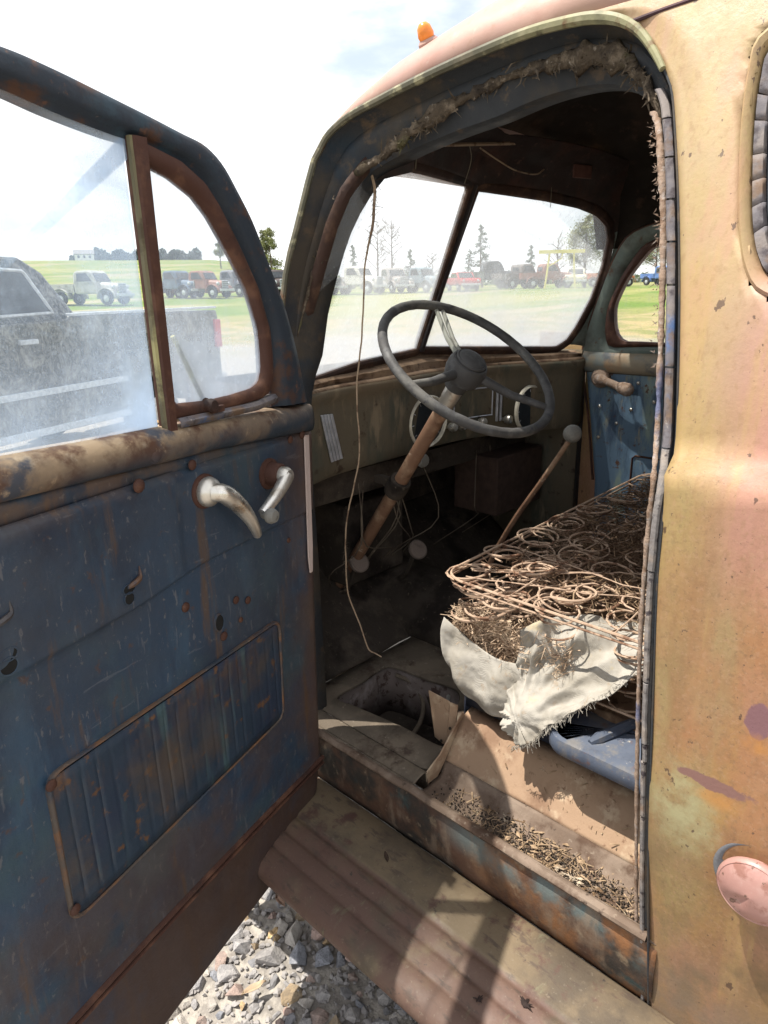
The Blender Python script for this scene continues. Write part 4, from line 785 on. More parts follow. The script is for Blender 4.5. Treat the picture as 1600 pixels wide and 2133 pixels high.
# ---------------------------------------------------------------- seat base
sr = MB().grid([[[x, y, z] for y in np.linspace(-.285, -1.2, 20)] for x, z in ((.236, .637), (.232, .68), (.232, .755))]); sr.grid([[[x, -.285, z] for x in np.linspace(.232, 1.33, 12)] for z in (.50, .63, .755)])
obj('seat_riser', sr, M['seatriser'], truck, solid=.004)
def rrect(x0, x1, y0, y1, r, z, n=7):
    P = []
    for cx, cy, a in ((x1 - r, y1 - r, 0), (x0 + r, y1 - r, 90), (x0 + r, y0 + r, 180), (x1 - r, y0 + r, 270)):
        P += [[cx + r * math.cos(math.radians(a + 90 * k / (n - 1))), cy + r * math.sin(math.radians(a + 90 * k / (n - 1))), z] for k in range(n)]
    return V(P)
A_ = lambda ins, z: rrect(.112 + ins, .95 - ins, -1.2 + ins, -.575 - ins, .05 - ins * .5, z)
spn = MB().grid([A_(.004, .722), A_(0, .732), A_(0, .748), A_(.004, .757), A_(.012, .761), A_(.30, .762)], False, True); spn.f.append(tuple(5 * 28 + k for k in range(28)))
sp_o = obj('seat_pan', spn, M['seatbase'], truck, bevel=0)
bead = spline([[.13 + .015, -.672, .762], [.22, -.70, .768], [.34, -.745, .769], [.46, -.79, .768]], 16)
obj('seat_pan_bead', MB().tube(bead, [.006] + [.013] * 14 + [.008], 8), M['seatbase'], sp_o)
# ---------------------------------------------------------------- litter in the sill
lt = MB()
for i in range(800):
    y = -rnd.triangular(.33, .93, .66); x = rnd.choice((rnd.uniform(.022, .118), rnd.gauss(.075, .02), rnd.gauss(.03, .012))); z = .502 + rnd.random() * .008
    if x < .018 or x > .122: x = rnd.uniform(.03, .11)
    if rnd.random() < .08: x = rnd.uniform(.135, .20); z = .5355 + (x - .131) * 1.36 + .003
    a = rnd.random() * 6.28; L_ = rnd.choice((.002, .002, .003, .003, .004, .006, .010, .016)) * rnd.uniform(.6, 1.2); d = V((math.cos(a), math.sin(a), rnd.uniform(-.2, .3))) * L_; s_ = V((-math.sin(a), math.cos(a), .3)) * rnd.choice((.0005, .0006, .0008, .0011, .0018))
    p = V((x, y, z)); lt.add([p - d - s_, p - d + s_, p + d + s_ * .7, p + d - s_ * .7, p + V((0, 0, .0022))], [(0, 1, 4), (1, 2, 4), (2, 3, 4), (3, 0, 4)])
for i in range(26):      # bigger pale flakes, husks and bark bits
    y = -rnd.triangular(.40, .92, .70); x = rnd.uniform(.03, .115); a = rnd.random() * 6.28; L_ = rnd.uniform(.006, .013); d = V((math.cos(a), math.sin(a), rnd.uniform(-.2, .3))) * L_; s_ = V((-math.sin(a), math.cos(a), rnd.uniform(-.2, .4))) * L_ * rnd.uniform(.25, .6); p = V((x, y, .510))
    lt.add([p - d, p + s_, p + d, p - s_ * .8, p + V((0, 0, .003))], [(0, 1, 4), (1, 2, 4), (2, 3, 4), (3, 0, 4)])
o = obj('sill_litter', lt, M['straw'], None, smooth=False); o['kind'] = 'stuff'; tag(o, 'pale straw and dirt crumbs lying along the open sill channel', 'litter')
cr = MB()
for i in range(1600):
    y = -rnd.triangular(.31, .93, .66); x = min(.118, max(.02, rnd.gauss(.06, .03))); cr.sphere((x, y, .501 + rnd.random() * .003), rnd.uniform(.001, .0032), 4)
o = obj('sill_crumbs', cr, M['floor'], None, smooth=False); o['kind'] = 'stuff'; tag(o, 'dark dirt crumbs scattered along the open sill channel', 'dirt')

# ================================================================== driver door (part of the truck)
A74 = math.radians(74); e_ = V((-math.sin(A74), -math.cos(A74), 0)); n_i = V((math.cos(A74), -math.sin(A74), 0))
def DP(u, w_, z): return e_ * u + n_i * w_ + V((0, 0, z))
door = bpy.data.objects.new('driver_door', None); COL.objects.link(door); door.parent = truck
uf_z, uf_u = [.243, .258, .269, .284, .333, .391, .457, .733, .996, 1.239, 1.362], [.63, .462, .254, .158, .086, .039, .024, .019, .010, .002, -.005]
def uf(z): return float(np.interp(z, uf_z, uf_u))
UL = 1.0
rows = []
zsn = np.unique(np.concatenate([np.linspace(.243, .46, 26), np.linspace(.46, .50, 16), np.linspace(.5, 1.15, 66), np.linspace(1.15, 1.19, 14), np.linspace(1.19, 1.35, 18), np.linspace(1.35, 1.364, 4)]))
holes = [(T['holes'][k][0], T['holes'][k][2]) for k in range(5)]
for z in zsn:
    u0_ = uf(z); row = []
    for t in np.linspace(0, 1, 110):
        u = u0_ + (UL - u0_) * t; w_ = 0.0
        w_ += .0045 * nz((u, z, 3.3), 3.2) + .0012 * nz((u, z, 9), 14)
        zs2 = .478 + .012 * math.sin(u * 3)
        w_ += .007 * math.exp(-((z - zs2) / .006) ** 2) - .006 * (1 - sm(zs2 - .008, zs2 + .004, z)) - .004 * math.exp(-((z - zs2 + .014) / .004) ** 2)
        zc_ = 1.168 - .020 * float(sm(.36, .60, u)) + .004 * math.sin(u * 5)
        w_ += .0045 * sm(zc_ - .003, zc_ + .003, z) * (1 if u < .452 else 0) * 0 + .004 * sm(zc_ - .004, zc_ + .004, z) + .0045 * sm(zc_, zc_ + .008, z) * sm(.440, .450, u)
        w_ -= .003 * math.exp(-((z - zc_) / .003) ** 2)
        w_ -= .012 * (1 - sm(0, .012, t * (UL - u0_)))                      # rolled front edge
        w_ -= .010 * sm(1.352, 1.362, z)
        for k, (hu, hz) in enumerate(holes):
            pass
        row.append(DP(u, w_, z))
    rows.append(row)
panel = obj('door_panel', MB().grid(rows), M['door'], door, solid=.002, angle=50)
# belt ledge under the windows
lr = []
tops = lambda u: float(np.interp(u, [0, .15, .32, .46, .59, .75, .9], [1.416, 1.428, 1.437, 1.445, 1.449, 1.456, 1.46])); bots = lambda u: float(np.interp(u, [0, .325, .516, .763, .9], [1.358, 1.381, 1.388, 1.398, 1.40]))
for s_, w_ in ((-.02, -.004), (.02, .004), (.10, .012), (.25, .0165), (.45, .0185), (.65, .0165), (.82, .011), (.94, .002), (1.0, -.012), (1.0, -.03)):
    lr.append([DP(u, w_ * (.35 + .65 * sm(-.006, .05, u)) + .0012 * nz((u, s_, 4), 16), bots(u) + (tops(u) - bots(u)) * s_) for u in np.linspace(-.006, UL, 70)])
# the ledge drops to the panel: filler strip
obj('ledge_filler', MB().grid([[DP(u, -.006, 1.350) for u in np.linspace(-.006, UL, 70)], [DP(u, -.003, bots(u) - .010) for u in np.linspace(-.006, UL, 70)], [DP(u, -.008, bots(u) + .002) for u in np.linspace(-.006, UL, 70)]]), M['door'], door, solid=.002)
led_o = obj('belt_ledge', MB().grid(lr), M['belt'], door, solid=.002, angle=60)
# outer skin and edges so that the door is a closed shell
sk = []
for z in np.linspace(.243, 1.44, 40):
    u0_ = uf(min(z, 1.36)); sk.append([DP(u0_ + (UL - u0_) * t, -.062 - .022 * math.sin(math.pi * min(1, (z - .2) / 1.3)) , z) for t in np.linspace(0, 1, 20)])
obj('door_skin', MB().grid(sk), M['skin'], door, solid=.002)
ed = []
zl = list(np.linspace(1.43, .243, 40))
front = [DP(uf(min(z, 1.36)) + .001, -.014, z) for z in zl] + [DP(u, -.008, .2425) for u in np.linspace(.65, UL, 6)] + [DP(UL, -.004, z) for z in np.linspace(.26, 1.43, 20)]
back = [DP(uf(min(z, 1.36)) + .001, -.062 - .022 * math.sin(math.pi * min(1, (z - .2) / 1.3)), z) for z in zl] + [DP(u, -.064, .2425) for u in np.linspace(.65, UL, 6)] + [DP(UL, -.07, z) for z in np.linspace(.26, 1.43, 20)]
obj('door_edge', MB().grid([front, back]), M['frame'], door, solid=.002)
# upper frame
fo = [(-.002, 1.425), (.010, 1.464), (.028, 1.529), (.064, 1.622), (.12, 1.726), (.158, 1.794), (.195, 1.841), (.236, 1.886), (.277, 1.909), (.334, 1.919), (.416, 1.934), (.504, 1.949), (.581, 1.961), (.648, 1.967), (.73, 1.960), (.80, 1.925), (.845, 1.85), (.868, 1.74), (.875, 1.6), (.875, 1.44)]
fi = [(.128, 1.430), (.129, 1.480), (.127, 1.535), (.128, 1.586), (.157, 1.671), (.207, 1.749), (.253, 1.812), (.286, 1.847), (.341, 1.874), (.413, 1.888), (.479, 1.893), (.569, 1.904), (.658, 1.918), (.715, 1.912), (.77, 1.880), (.805, 1.81), (.822, 1.72), (.828, 1.6), (.828, 1.44)]
FO, FI = spline([DP(u, 0, z) for u, z in fo], 120), spline([DP(u, 0, z) for u, z in fi], 120)
def fr(s, w_): return FO * (1 - s) + FI * s + n_i * w_
obj('window_frame', MB().grid([fr(0, -.05), fr(-.005, -.035), fr(0, -.012), fr(.10, .001), fr(.30, .006), fr(.58, .006), fr(.74, .003), fr(.80, -.006), fr(.90, -.010), fr(1, -.012), fr(1.0, -.045)], True), M['frame'], door, angle=60)
vi = [(.42, 1.859), (.367, 1.846), (.314, 1.822), (.281, 1.794), (.236, 1.739), (.187, 1.671), (.160, 1.598), (.157, 1.545), (.159, 1.512), (.170, 1.488), (.196, 1.478), (.26, 1.474), (.326, 1.473), (.41, 1.479), (.42, 1.49), (.42, 1.6), (.42, 1.75)]
vo = [(.428, 1.890), (.345, 1.873), (.290, 1.846), (.256, 1.812), (.210, 1.749), (.160, 1.671), (.131, 1.590), (.128, 1.535), (.130, 1.490), (.146, 1.464), (.18, 1.455), (.25, 1.452), (.32, 1.450), (.43, 1.455), (.437, 1.48), (.437, 1.6), (.437, 1.75)]
VI, VO = resample(V([DP(u, 0, z) for u, z in vi + vi[:1]]), 120, True), resample(V([DP(u, 0, z) for u, z in vo + vo[:1]]), 120, True)
vent = obj('vent_frame', MB().grid([VO + n_i * -.014, VO + n_i * .001, VO * .6 + VI * .4 + n_i * .006, VI * .8 + VO * .2 + n_i * .003, VI + n_i * -.004, VI + n_i * -.018], True, True), M['vent'], door, angle=60)
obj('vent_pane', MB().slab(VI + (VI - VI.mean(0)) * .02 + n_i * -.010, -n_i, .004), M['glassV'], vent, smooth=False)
bar = MB()
zt = np.linspace(1.435, 1.895, 24)
bar.grid([[DP(np.interp(z, [1.44, 1.9], [u1, u2]), w_, z) for z in zt] for u1, u2, w_ in ((.423, .421, -.016), (.423, .421, .004), (.426, .424, .008), (.442, .447, .008), (.445, .450, .004), (.445, .450, -.016))], True)
obj('divider_bar', bar, M['vent'], door)
obj('divider_felt', MB().grid([[DP(np.interp(z, [1.44, 1.9], [u1, u2]) + .001 * nz((z, u1, 0), 30), w_, z) for z in zt] for u1, u2, w_ in ((.4450, .4500, .004), (.4490, .4530, .001), (.4490, .4530, -.006), (.4450, .4500, -.006))], True), patina('yellowed_felt', (.13, .115, .07), [((.07, .055, .035), 20, .46, .62), ((.34, .31, .15), 12, .48, .62, dict(z=(1.50, 1.75, 1, .1)))], rough=.95), door)
gp = [DP(u, -.012, z) for u, z in [(.452, 1.43), (.456, 1.893)] + [q for q in fi[9:]]]
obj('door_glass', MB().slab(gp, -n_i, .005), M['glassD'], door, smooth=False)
obj('vent_sill_rubber', MB().grid([[DP(u, w_, np.interp(u, [.13, .2, .43], [1.452, 1.444, 1.447]) + dz) for u in np.linspace(.135, .42, 20)] for w_, dz in ((-.012, .006), (.006, .008), (.012, .002), (.008, -.008))]), M['rubber'], door, solid=.002)
la = T['latch']
obj('vent_latch', MB().lathe([(.0, .022), (.010, .022), (.013, .014), (.011, .004), (.014, 0), (0, 0)], DP(.345, .004, 1.468), n_i, 12).box(DP(.325, .012, 1.458), (.016, .005, .006), e_, n_i, (0, 0, 1)), M['vent'], vent, bevel=.001)
obj('vent_stay', MB().tube([DP(la[1][0], -.022, la[1][2]), DP((la[1][0] + la[2][0]) / 2, -.022, (la[1][2] + la[2][2]) / 2), DP(la[2][0], -.022, la[2][2])], .0045, 6), patina('yellow_stay', (.36, .34, .14), [((.2, .16, .08), 20, .5, .62)], rough=.9), vent)
# cover plate with pressed grooves
def cov(ins, w_):
    P = []
    C4 = [(.785 - .006, .958), (.170, .954), (.180, .702), (.782, .668)]; r = .03
    for k in range(4):
        p, a, b = V(C4[k]), V(C4[k - 1]), V(C4[(k + 1) % 4]); da = (a - p) / np.linalg.norm(a - p); db = (b - p) / np.linalg.norm(b - p)
        for t in np.linspace(0, 1, 6):
            q = (1 - t) ** 2 * (p + da * r) + 2 * t * (1 - t) * p + t * t * (p + db * r); P.append(q)
    P = V(P); c_ = P.mean(0); d = P - c_; P = P - d / np.linalg.norm(d, axis=1)[:, None] * ins; return V([DP(u, w_, z) for u, z in P])
cv = MB(); rows = []
for t in np.linspace(0, 1, 160):
    row = []
    for s_ in np.linspace(0, 1, 14):
        u = .182 + (.776 - .182) * t; zt_ = .948 + .003 * t; zb_ = .708 - .032 * t; z = zb_ + (zt_ - zb_) * s_
        g = (u - .186) / .0305; fr_ = abs((g % 1) - .5); w_ = .0045 - .0018 * math.exp(-((fr_) / .06) ** 2) * sm(0, .06, s_) * (1 - sm(.94, 1, s_)) + .0016 * nz((u, z, 1), 10)
        row.append(DP(u, w_, z))
    rows.append(row)
for z_, r_ in ((.480, .0065), (.463, .0045)):
    obj('seam_bead', MB().tube([DP(u, .003, z_ + .012 * math.sin(u * 3) * 1 - .0) for u in np.linspace(.026, UL, 40)], r_, 8), M['vent'], door)
cover = obj('cover_plate', cv.grid(rows), M['cover'], door, solid=.002)
obj('cover_rim', MB().grid([cov(-.003, -.002), cov(-.002, .004), cov(0, .0068), cov(.003, .0078), cov(.006, .0068), cov(.008, .004)], False, True), patina('rusty_cover_rim', (.075, .06, .05), [((.14, .07, .035), 14, .44, .60), ((.03, .04, .055), 8, .5, .64), ((.22, .16, .11), 40, .60, .72)], rough=.6, bump=.3), cover)
# handles
ha = V(T['handle_a']); H = [DP(*p) for p in ha]
base_a = H[0]
esc = obj('handle_plate', MB().lathe([(.034, .002), (.033, .006), (.026, .009), (0, .009)], base_a + n_i * .003, n_i, 22), M['vent'], door)
la_ = MB().lathe([(.027, 0), (.029, .006), (.027, .014), (.020, .023), (.010, .029), (0, .030)], base_a + n_i * .010, n_i, 22)
pth = spline([base_a + n_i * .026 + e_ * .004, DP(.365, .040, 1.309), DP(.335, .047, 1.283), DP(.305, .050, 1.245), DP(.285, .047, 1.215), DP(.274, .043, 1.197)], 20)
la_.tube(pth, np.interp(np.arange(20), [0, 5, 10, 16, 19], [.018, .0185, .0155, .0115, .009]), 12); la_.sphere(pth[-1], .0075, 8)
obj('door_handle', la_, M['chrome'], door)
hbv = T['handle_b']; bb = DP(.176, .004, 1.297)
obj('crank_boss', MB().lathe([(.034, 0), (.033, .006), (.025, .008), (.025, .032), (.022, .036), (0, .036)], bb, n_i, 20), M['vent'], door)
cr_ = MB().lathe([(.019, .034), (.0195, .048), (.014, .057), (0, .058)], bb, n_i, 16)
cr_.tube(spline([bb + n_i * .048, DP(.188, .054, 1.288), DP(.226, .056, 1.264), DP(.266, .054, 1.242)], 12), np.interp(np.arange(12), [0, 11], [.0155, .0105]), 10)
crank = obj('window_crank', cr_, M['chrome'], door)
obj('crank_knob', MB().lathe([(.007, -.002), (.010, .008), (.015, .014), (.0165, .022), (.012, .031), (0, .033)], DP(.263, .052, 1.238), n_i, 14), M['knob'], door)
for i, (u, w_, z) in enumerate(T['screws']):
    r_ = (.013, .009, .008, .008, .010, .008, .008, .007, .007, .007, .008, .008, .005, .005)[i]
    sc_ = MB().lathe([(r_ * 1.25, 0), (r_ * 1.2, .002), (r_, .003), (r_ * .9, r_ * .45), (r_ * .5, r_ * .65), (0, r_ * .66)], DP(u, w_ + .0015 + (.0085 if (z > 1.145 and u > .45) else .004 if z > 1.17 else 0), z), n_i, 10)
    obj('screw', sc_, M['vent'] if i not in (0,) else M['belt'], door)
for i, (hu, hz) in enumerate(holes):
    rx, rz = ((.012, .008), (.010, .010), (.012, .017), (.013, .009), (.013, .012))[i]; w0 = .0105 if (hz > 1.145 and hu > .45) else (.006 if hz > 1.17 else .003)
    mb = MB().grid([[DP(hu + rx * s_ * math.cos(t), w0 + dw, hz + rz * s_ * math.sin(t)) for t in np.arange(18) * 2 * math.pi / 18] for s_, dw in ((1.25, -.004), (1.18, .0014), (1.02, .0014), (.97, -.001))], False, True)
    h_o = obj('hole_rim', mb, M['door'], door)
    obj('hole', MB().slab([DP(hu + rx * math.cos(t), w0 - .0004, hz + rz * math.sin(t)) for t in np.arange(18) * 2 * math.pi / 18], n_i, .0006), M['black'], h_o, smooth=False)  # black disc painted in for the dark inside of an uncut hole
for u, z in ((.568, 1.205), (.80, 1.24)):      # turned-up clip tongues above two of the holes
    obj('clip_tongue', MB().tube(spline([DP(u + .014, .008, z - .008), DP(u, .016, z), DP(u - .014, .012, z + .004), DP(u - .016, .010, z + .022)], 10), [.002, .004, .005, .005, .005, .005, .004, .003, .002, .0015], 6), M['cover'], door)
st = [DP(.023, .006, 1.352), DP(.043, .008, 1.354), DP(.050, .006, 1.06), DP(.046, .006, 1.020), DP(.036, .006, 1.020), DP(.031, .006, 1.08)]
obj('check_strip', MB().slab(st, n_i, .004), M['pinkstrip'], door, smooth=False, bevel=.001)

# ================================================================== things inside and on the truck
# bare seat springs
seat = thing('seat_springs', 'bare rusty seat cushion frame of coil springs with horsehair tangle', 'seat springs', (.75, -.55, .765))
def zt(x, y): return .998 + .022 * (x - .2) + .006 * nz((x, y, 0), 6)
def coil(cx, cy, z0, z1, r0, turns=5.5, wr=.0026, lean=(0, 0)):
    n = 74; P = []
    for i in range(n):
        t = i / (n - 1); a = t * turns * 2 * math.pi; r = r0 * (.62 + .38 * abs(2 * t - 1) ** 1.3); zz = z0 + (z1 - z0) * np.clip((t - .07) / .86, 0, 1)
        P.append([cx + lean[0] * t + r * math.cos(a), cy + lean[1] * t + r * math.sin(a), zz])
    return MB().tube(P, wr, 5)
for ix in range(9):
    for iy in range(5):
        cx = .248 + ix * .122 + rnd.gauss(0, .008); cy = -.296 - iy * .128 + rnd.gauss(0, .008)
        obj('coil_spring', coil(cx + (.05 if ix == 0 else 0), cy, .785, zt(cx, cy) + .001, rnd.uniform(.049, .056), 5.5, .0026 if ix < 3 else .0021, (rnd.gauss(0, .010) - (.05 if ix == 0 else 0), rnd.gauss(0, .012))), M['spring'], seat)
def border(z, r): 
    k_ = .05 * (z < .9); P = rrect(.185 + k_, 1.335, -.90, -.235 - k_, .07, z, 9); return MB().tube([(p[0], p[1], zt(p[0], p[1]) - (1.0 - z)) for p in P], r, 6, True)
obj('border_wire', border(1.004, .0034), M['spring'], seat); obj('border_wire', border(.990, .0028), M['spring'], seat); obj('border_wire', border(.80, .003), M['spring'], seat)
for k in (1, 3, 5, 7, 9, 11, 12, 13):
    if k < 6: x0 = .24 + k * .21; a, b = (x0, -.238), (x0 + rnd.gauss(0, .03), -.89)
    elif k < 11: y0 = -.30 - (k - 6) * .128; a, b = (.187, y0), (1.33, y0 + rnd.gauss(0, .02))
    else: a = (.19 + rnd.random() * .1, -.26 - rnd.random() * .1); b = (.35 + rnd.random() * .15, -.5 - rnd.random() * .2)
    P = [(a[0] + (b[0] - a[0]) * t + .016 * nz((t, k, 0), 5), a[1] + (b[1] - a[1]) * t + .006 * nz((t, k, 5), 9), zt(a[0] + (b[0] - a[0]) * t, a[1]) + .004 + (.006 * nz((t * 2, k, 8), 7))) for t in np.linspace(0, 1, 14)]
    obj('cross_wire', MB().tube(P, .0018, 5), M['spring'], seat)
def ribbons(n, gen, wlo, whi, llo, lhi, flat=.4):
    mb = MB()
    for i in range(n):
        p = V(gen()); d = rng.normal(0, 1, 3) * V((1, 1, flat)); d /= np.linalg.norm(d); s_ = np.cross(d, rng.normal(0, 1, 3)); s_ = s_ / np.linalg.norm(s_) * rnd.uniform(wlo, whi); L_ = rnd.uniform(llo, lhi); b = np.cross(d, s_) / np.linalg.norm(s_) * L_ * rnd.uniform(-.35, .35)
        a0, a1, a2 = p - d * L_ / 2, p + b, p + d * L_ / 2; mb.add([a0 - s_, a0 + s_, a1 + s_, a1 - s_, a2 + s_ * .6, a2 - s_ * .6], [(0, 1, 2, 3), (3, 2, 4, 5)])
    return mb
for k in range(56):     # loose top rings, tipped this way and that
    cx, cy = rnd.uniform(.25, 1.28), -rnd.uniform(.285, .85); r = rnd.uniform(.036, .058); tx, ty = rnd.gauss(0, .18), rnd.gauss(0, .18); z0 = zt(cx, cy) - rnd.random() * .045 - (.05 if (cx < .42 and k % 2) else 0); n_ = rnd.choice((26, 40, 52))
    P = [[cx + r * (1 - .004 * i) * math.cos(i * .25), cy + r * math.sin(i * .25) * .96, z0 + tx * r * math.cos(i * .25) + ty * r * math.sin(i * .25) - .0006 * i + .0015 * nz((i * .3, k, 0), 1)] for i in range(n_)]
    obj('spring_ring', MB().tube(P, .0026 if cx < .6 else .002, 5), M['spring'], seat)
for cx, cy, dz in ((.414, -.262, 0), (.262, -.268, -.006), (.252, -.315, -.03), (.356, -.385, 0), (.558, -.275, 0), (.70, -.285, .002), (.86, -.29, .002), (.305, -.525, -.004), (.232, -.40, -.03), (.46, -.40, -.01), (.24, -.345, -.075), (.245, -.30, -.10), (.40, -.51, -.02), (1.02, -.30, 0), (.62, -.40, -.005), (.80, -.42, -.005)):
    P = [[cx + (.061 - .0004 * i) * math.cos(i * .22 + cx * 9), cy + (.056 - .0004 * i) * math.sin(i * .22 + cx * 9), zt(cx, cy) + dz + .008 - .0003 * i + .006 * math.sin(i * .22 + cx * 20) + .004 * nz((i * .12, cx * 9, 0), 1)] for i in range(rnd.randrange(48, 84))]
    P = [[p[0] + .003 * nz((i * .09, cx, 5), 1), p[1] + .003 * nz((i * .09, cy, 9), 1), p[2]] for i, p in enumerate(P)]
    obj('spring_ring', MB().tube(P, .0029, 6), M['spring'], seat)
pad = MB().grid([[[x, y, .925 + .018 * nz((x, y, 1), 14) + .010 * nz((x, y, 4), 40) - .15 * (1 - sm(.28, .60, x)) - .06 * sm(-.40, -.25, y)] for x in np.linspace(.25, 1.32, 70)] for y in np.linspace(-.255, -.89, 44)])
obj('hair_pad', pad, M['fibre'], seat, solid=.03, off=-1, angle=80)
def gA():
    x = rnd.uniform(.30, 1.32) ; y = rnd.uniform(-.26, -.89)
    if x < .62 and rnd.random() < .7: x = rnd.uniform(.6, 1.32)
    return (x, y, zt(x, y) - abs(rnd.gauss(0, .022)) + .006)
o = obj('horsehair', ribbons(7000, gA, .0005, .0014, .02, .07, .25), M['fibre'], seat, smooth=False); o['kind'] = 'stuff'
def gB():
    y = rnd.uniform(-.245, -.58); x = .185 + abs(rnd.gauss(0, .055)); return (x + .022, y, min(rnd.uniform(.80, .93), rnd.uniform(.81, .96)))
o = obj('straw_stuffing', ribbons(3600, gB, .0004, .0011, .015, .055, .6), M['straw2'], seat, smooth=False); o['kind'] = 'stuff'
def gC():
    y = rnd.uniform(-.50, -.88); x = rnd.uniform(.26, .50); return (x, y, zt(x, y) - abs(rnd.gauss(0, .02)))
o = obj('loose_hair', ribbons(420, gC, .0006, .0016, .012, .05, .4), M['straw'], seat, smooth=False); o['kind'] = 'stuff'

# torn canvas
def drape(rows, nu, nv, fold):
    R = [spline(r, nu) for r in rows]; R = V(R); G = V([spline(R[:, j], nv) for j in range(nu)]).transpose(1, 0, 2)
    du = np.gradient(G, axis=1); dv = np.gradient(G, axis=0); N_ = np.cross(du, dv); N_ /= np.linalg.norm(N_, axis=2)[:, :, None] + 1e-9
    if N_[..., 0].mean() > 0: N_ = -N_
    for i in range(nv):
        for j in range(nu): G[i, j] += N_[i, j] * fold(j / (nu - 1), i / (nv - 1), G[i, j])
    return G
gx = V((.15, -.52, .775))
def fold1(u, v, p):
    d = p - gx; a = math.atan2(-d[1] + .02, d[2] + .03); r = np.linalg.norm(d); k = sm(.25, .6, v)
    w1 = 1 - 1.8 * abs(math.sin(a * 4.2 + 2.6 * nz((a * 1.3, r * 3, 0), 1.6) + .8)); w2 = 1 - 1.7 * abs(math.sin(a * 6.3 + 4 * nz((a * 2, r * 4, 7), 1.7)))
    return (.026 * w1 + .010 * w2) * sm(.02, .11, r) * math.exp(-r / .17) * (1 - .6 * sm(.85, 1, v)) + .007 * nz((u * 4, v * 3, 1), 1.6) + .009 * nz(p, 19) + .004 * nz(p, 40) + .002 * nz(p, 90) + (.004 * math.sin(v * 30 + u * 4) * (1 - k))
canvas = obj('torn_canvas', MB().grid(drape(T['canvas'], 96, 72, fold1)), M['canvas'], None, solid=.0022, angle=80)
tag(canvas, 'torn cream canvas seat cover draped over the near corner of the springs', 'seat cover')
def fold2(u, v, p): return .006 * nz(p, 22) + .009 * math.sin(u * 16 + v * 5 + 2 * nz(p, 6)) * sm(.05, .4, v) * (1 - .4 * v) + .006 * nz(p, 18) + .002 * nz(p, 70)
front_cloth = obj('loose_canvas', MB().grid(drape(T['side'], 70, 44, fold2)), M['canvas'], canvas, solid=.0022, angle=80)
fr_ = MB()
edge = [V(p) for p in spline(T['canvas'][-1], 60)] + [V(p) for p in spline([T['canvas'][k][-1] for k in (5, 4, 3)], 30)] + [V(p) for p in spline(T['canvas'][0], 60)]
for p in edge:
    for k in range(3):
        q = p + rng.normal(0, .002, 3); d = V((rnd.uniform(-.4, .2), rnd.uniform(-.5, .5), rnd.uniform(-1, .1))); L_ = rnd.uniform(.006, .024); fr_.tube([q, q + d * L_ * .5 + rng.normal(0, .001, 3), q + d * L_ + rng.normal(0, .002, 3)], .0006, 3, caps=False)
o = obj('frayed_thread', fr_, M['canvas'], canvas); o['kind'] = 'stuff'
# hanging wire
wpth = spline(T['wire'], 160); wpth = V([p + V((nz(p, 22), nz(p + 3, 22), 0)) * .0022 for p in wpth])
wire = obj('hanging_wire', MB().tube(wpth, np.interp(np.arange(160), [0, 14, 24, 159], [.0036, .0034, .0021, .0019]), 6), M['wire'], None)
tag(wire, 'long kinked wire hanging from the door header down to the cab floor', 'wire')
fz_ = MB()
for i in range(90):
    k = rnd.choice((rnd.randrange(2, 24), rnd.randrange(2, 24), rnd.randrange(112, 136))); p = wpth[k]; d = rng.normal(0, 1, 3); fz_.tube([p, p + d * .004, p + d * .007 + V((0, 0, -.003))], .0006, 3, caps=False)
o = obj('wire_fuzz', fz_, M['seal'], wire); o['kind'] = 'stuff'
tl = ['sagging yellowish strand looped under the roof batten', 'short pale strand stretched along the dark roof lining', 'long thin thread hanging in front of the far windscreen pane', 'short thread hanging from the near end of the roof batten', 'curling thread hanging just beside the windscreen divider']
for k, P in enumerate(T['threads']):
    o = obj('hanging_thread', MB().tube(spline(P, 24), (.0022, .0016, .0009, .0014, .0009)[k], 5), M['thread'] if k != 0 else M['wire'], None); tag(o, tl[k], 'thread', 'threads hanging under the cab roof')
# burrs and leaf on the running board
def burr(p, s, name, lab):
    mb = MB().sphere(p, .006 * s, 6, (1, 1, .5))
    for i in range(14):
        a = rnd.random() * 6.28; L_ = rnd.uniform(.006, .016) * s; d = V((math.cos(a), math.sin(a), rnd.uniform(.0, .5))); mb.tube([V(p), V(p) + d * L_ * .6, V(p) + d * L_ + V((0, 0, -.002))], [.0016 * s, .0018 * s, .0005], 4)
    o = obj(name, mb, plain('dark_burr', (.02, .012, .01), .9), None); tag(o, lab, 'burr')
burr((-.165, -.735, .383), 1.15, 'dry_burr', 'larger dark dried burr lying on the near end of the running board')
burr((-.215, -.665, .380), .75, 'dry_burr', 'small dark burr near the outer edge of the running board')
lf = MB().grid([[[-.085 + .012 * math.cos(.6) * t - .004 * s_ * (1 - t * t), -.30 + .014 * t + .003 * s_ * (1 - t * t), .3825 + .002 * s_ * s_] for s_ in (-1, 0, 1)] for t in np.linspace(-1, 1, 7)])
o = obj('dry_leaf', lf, plain('brown_leaf', (.05, .03, .02), .9), None, solid=.0008); tag(o, 'tiny curled brown leaf on the shaded running board', 'leaf')

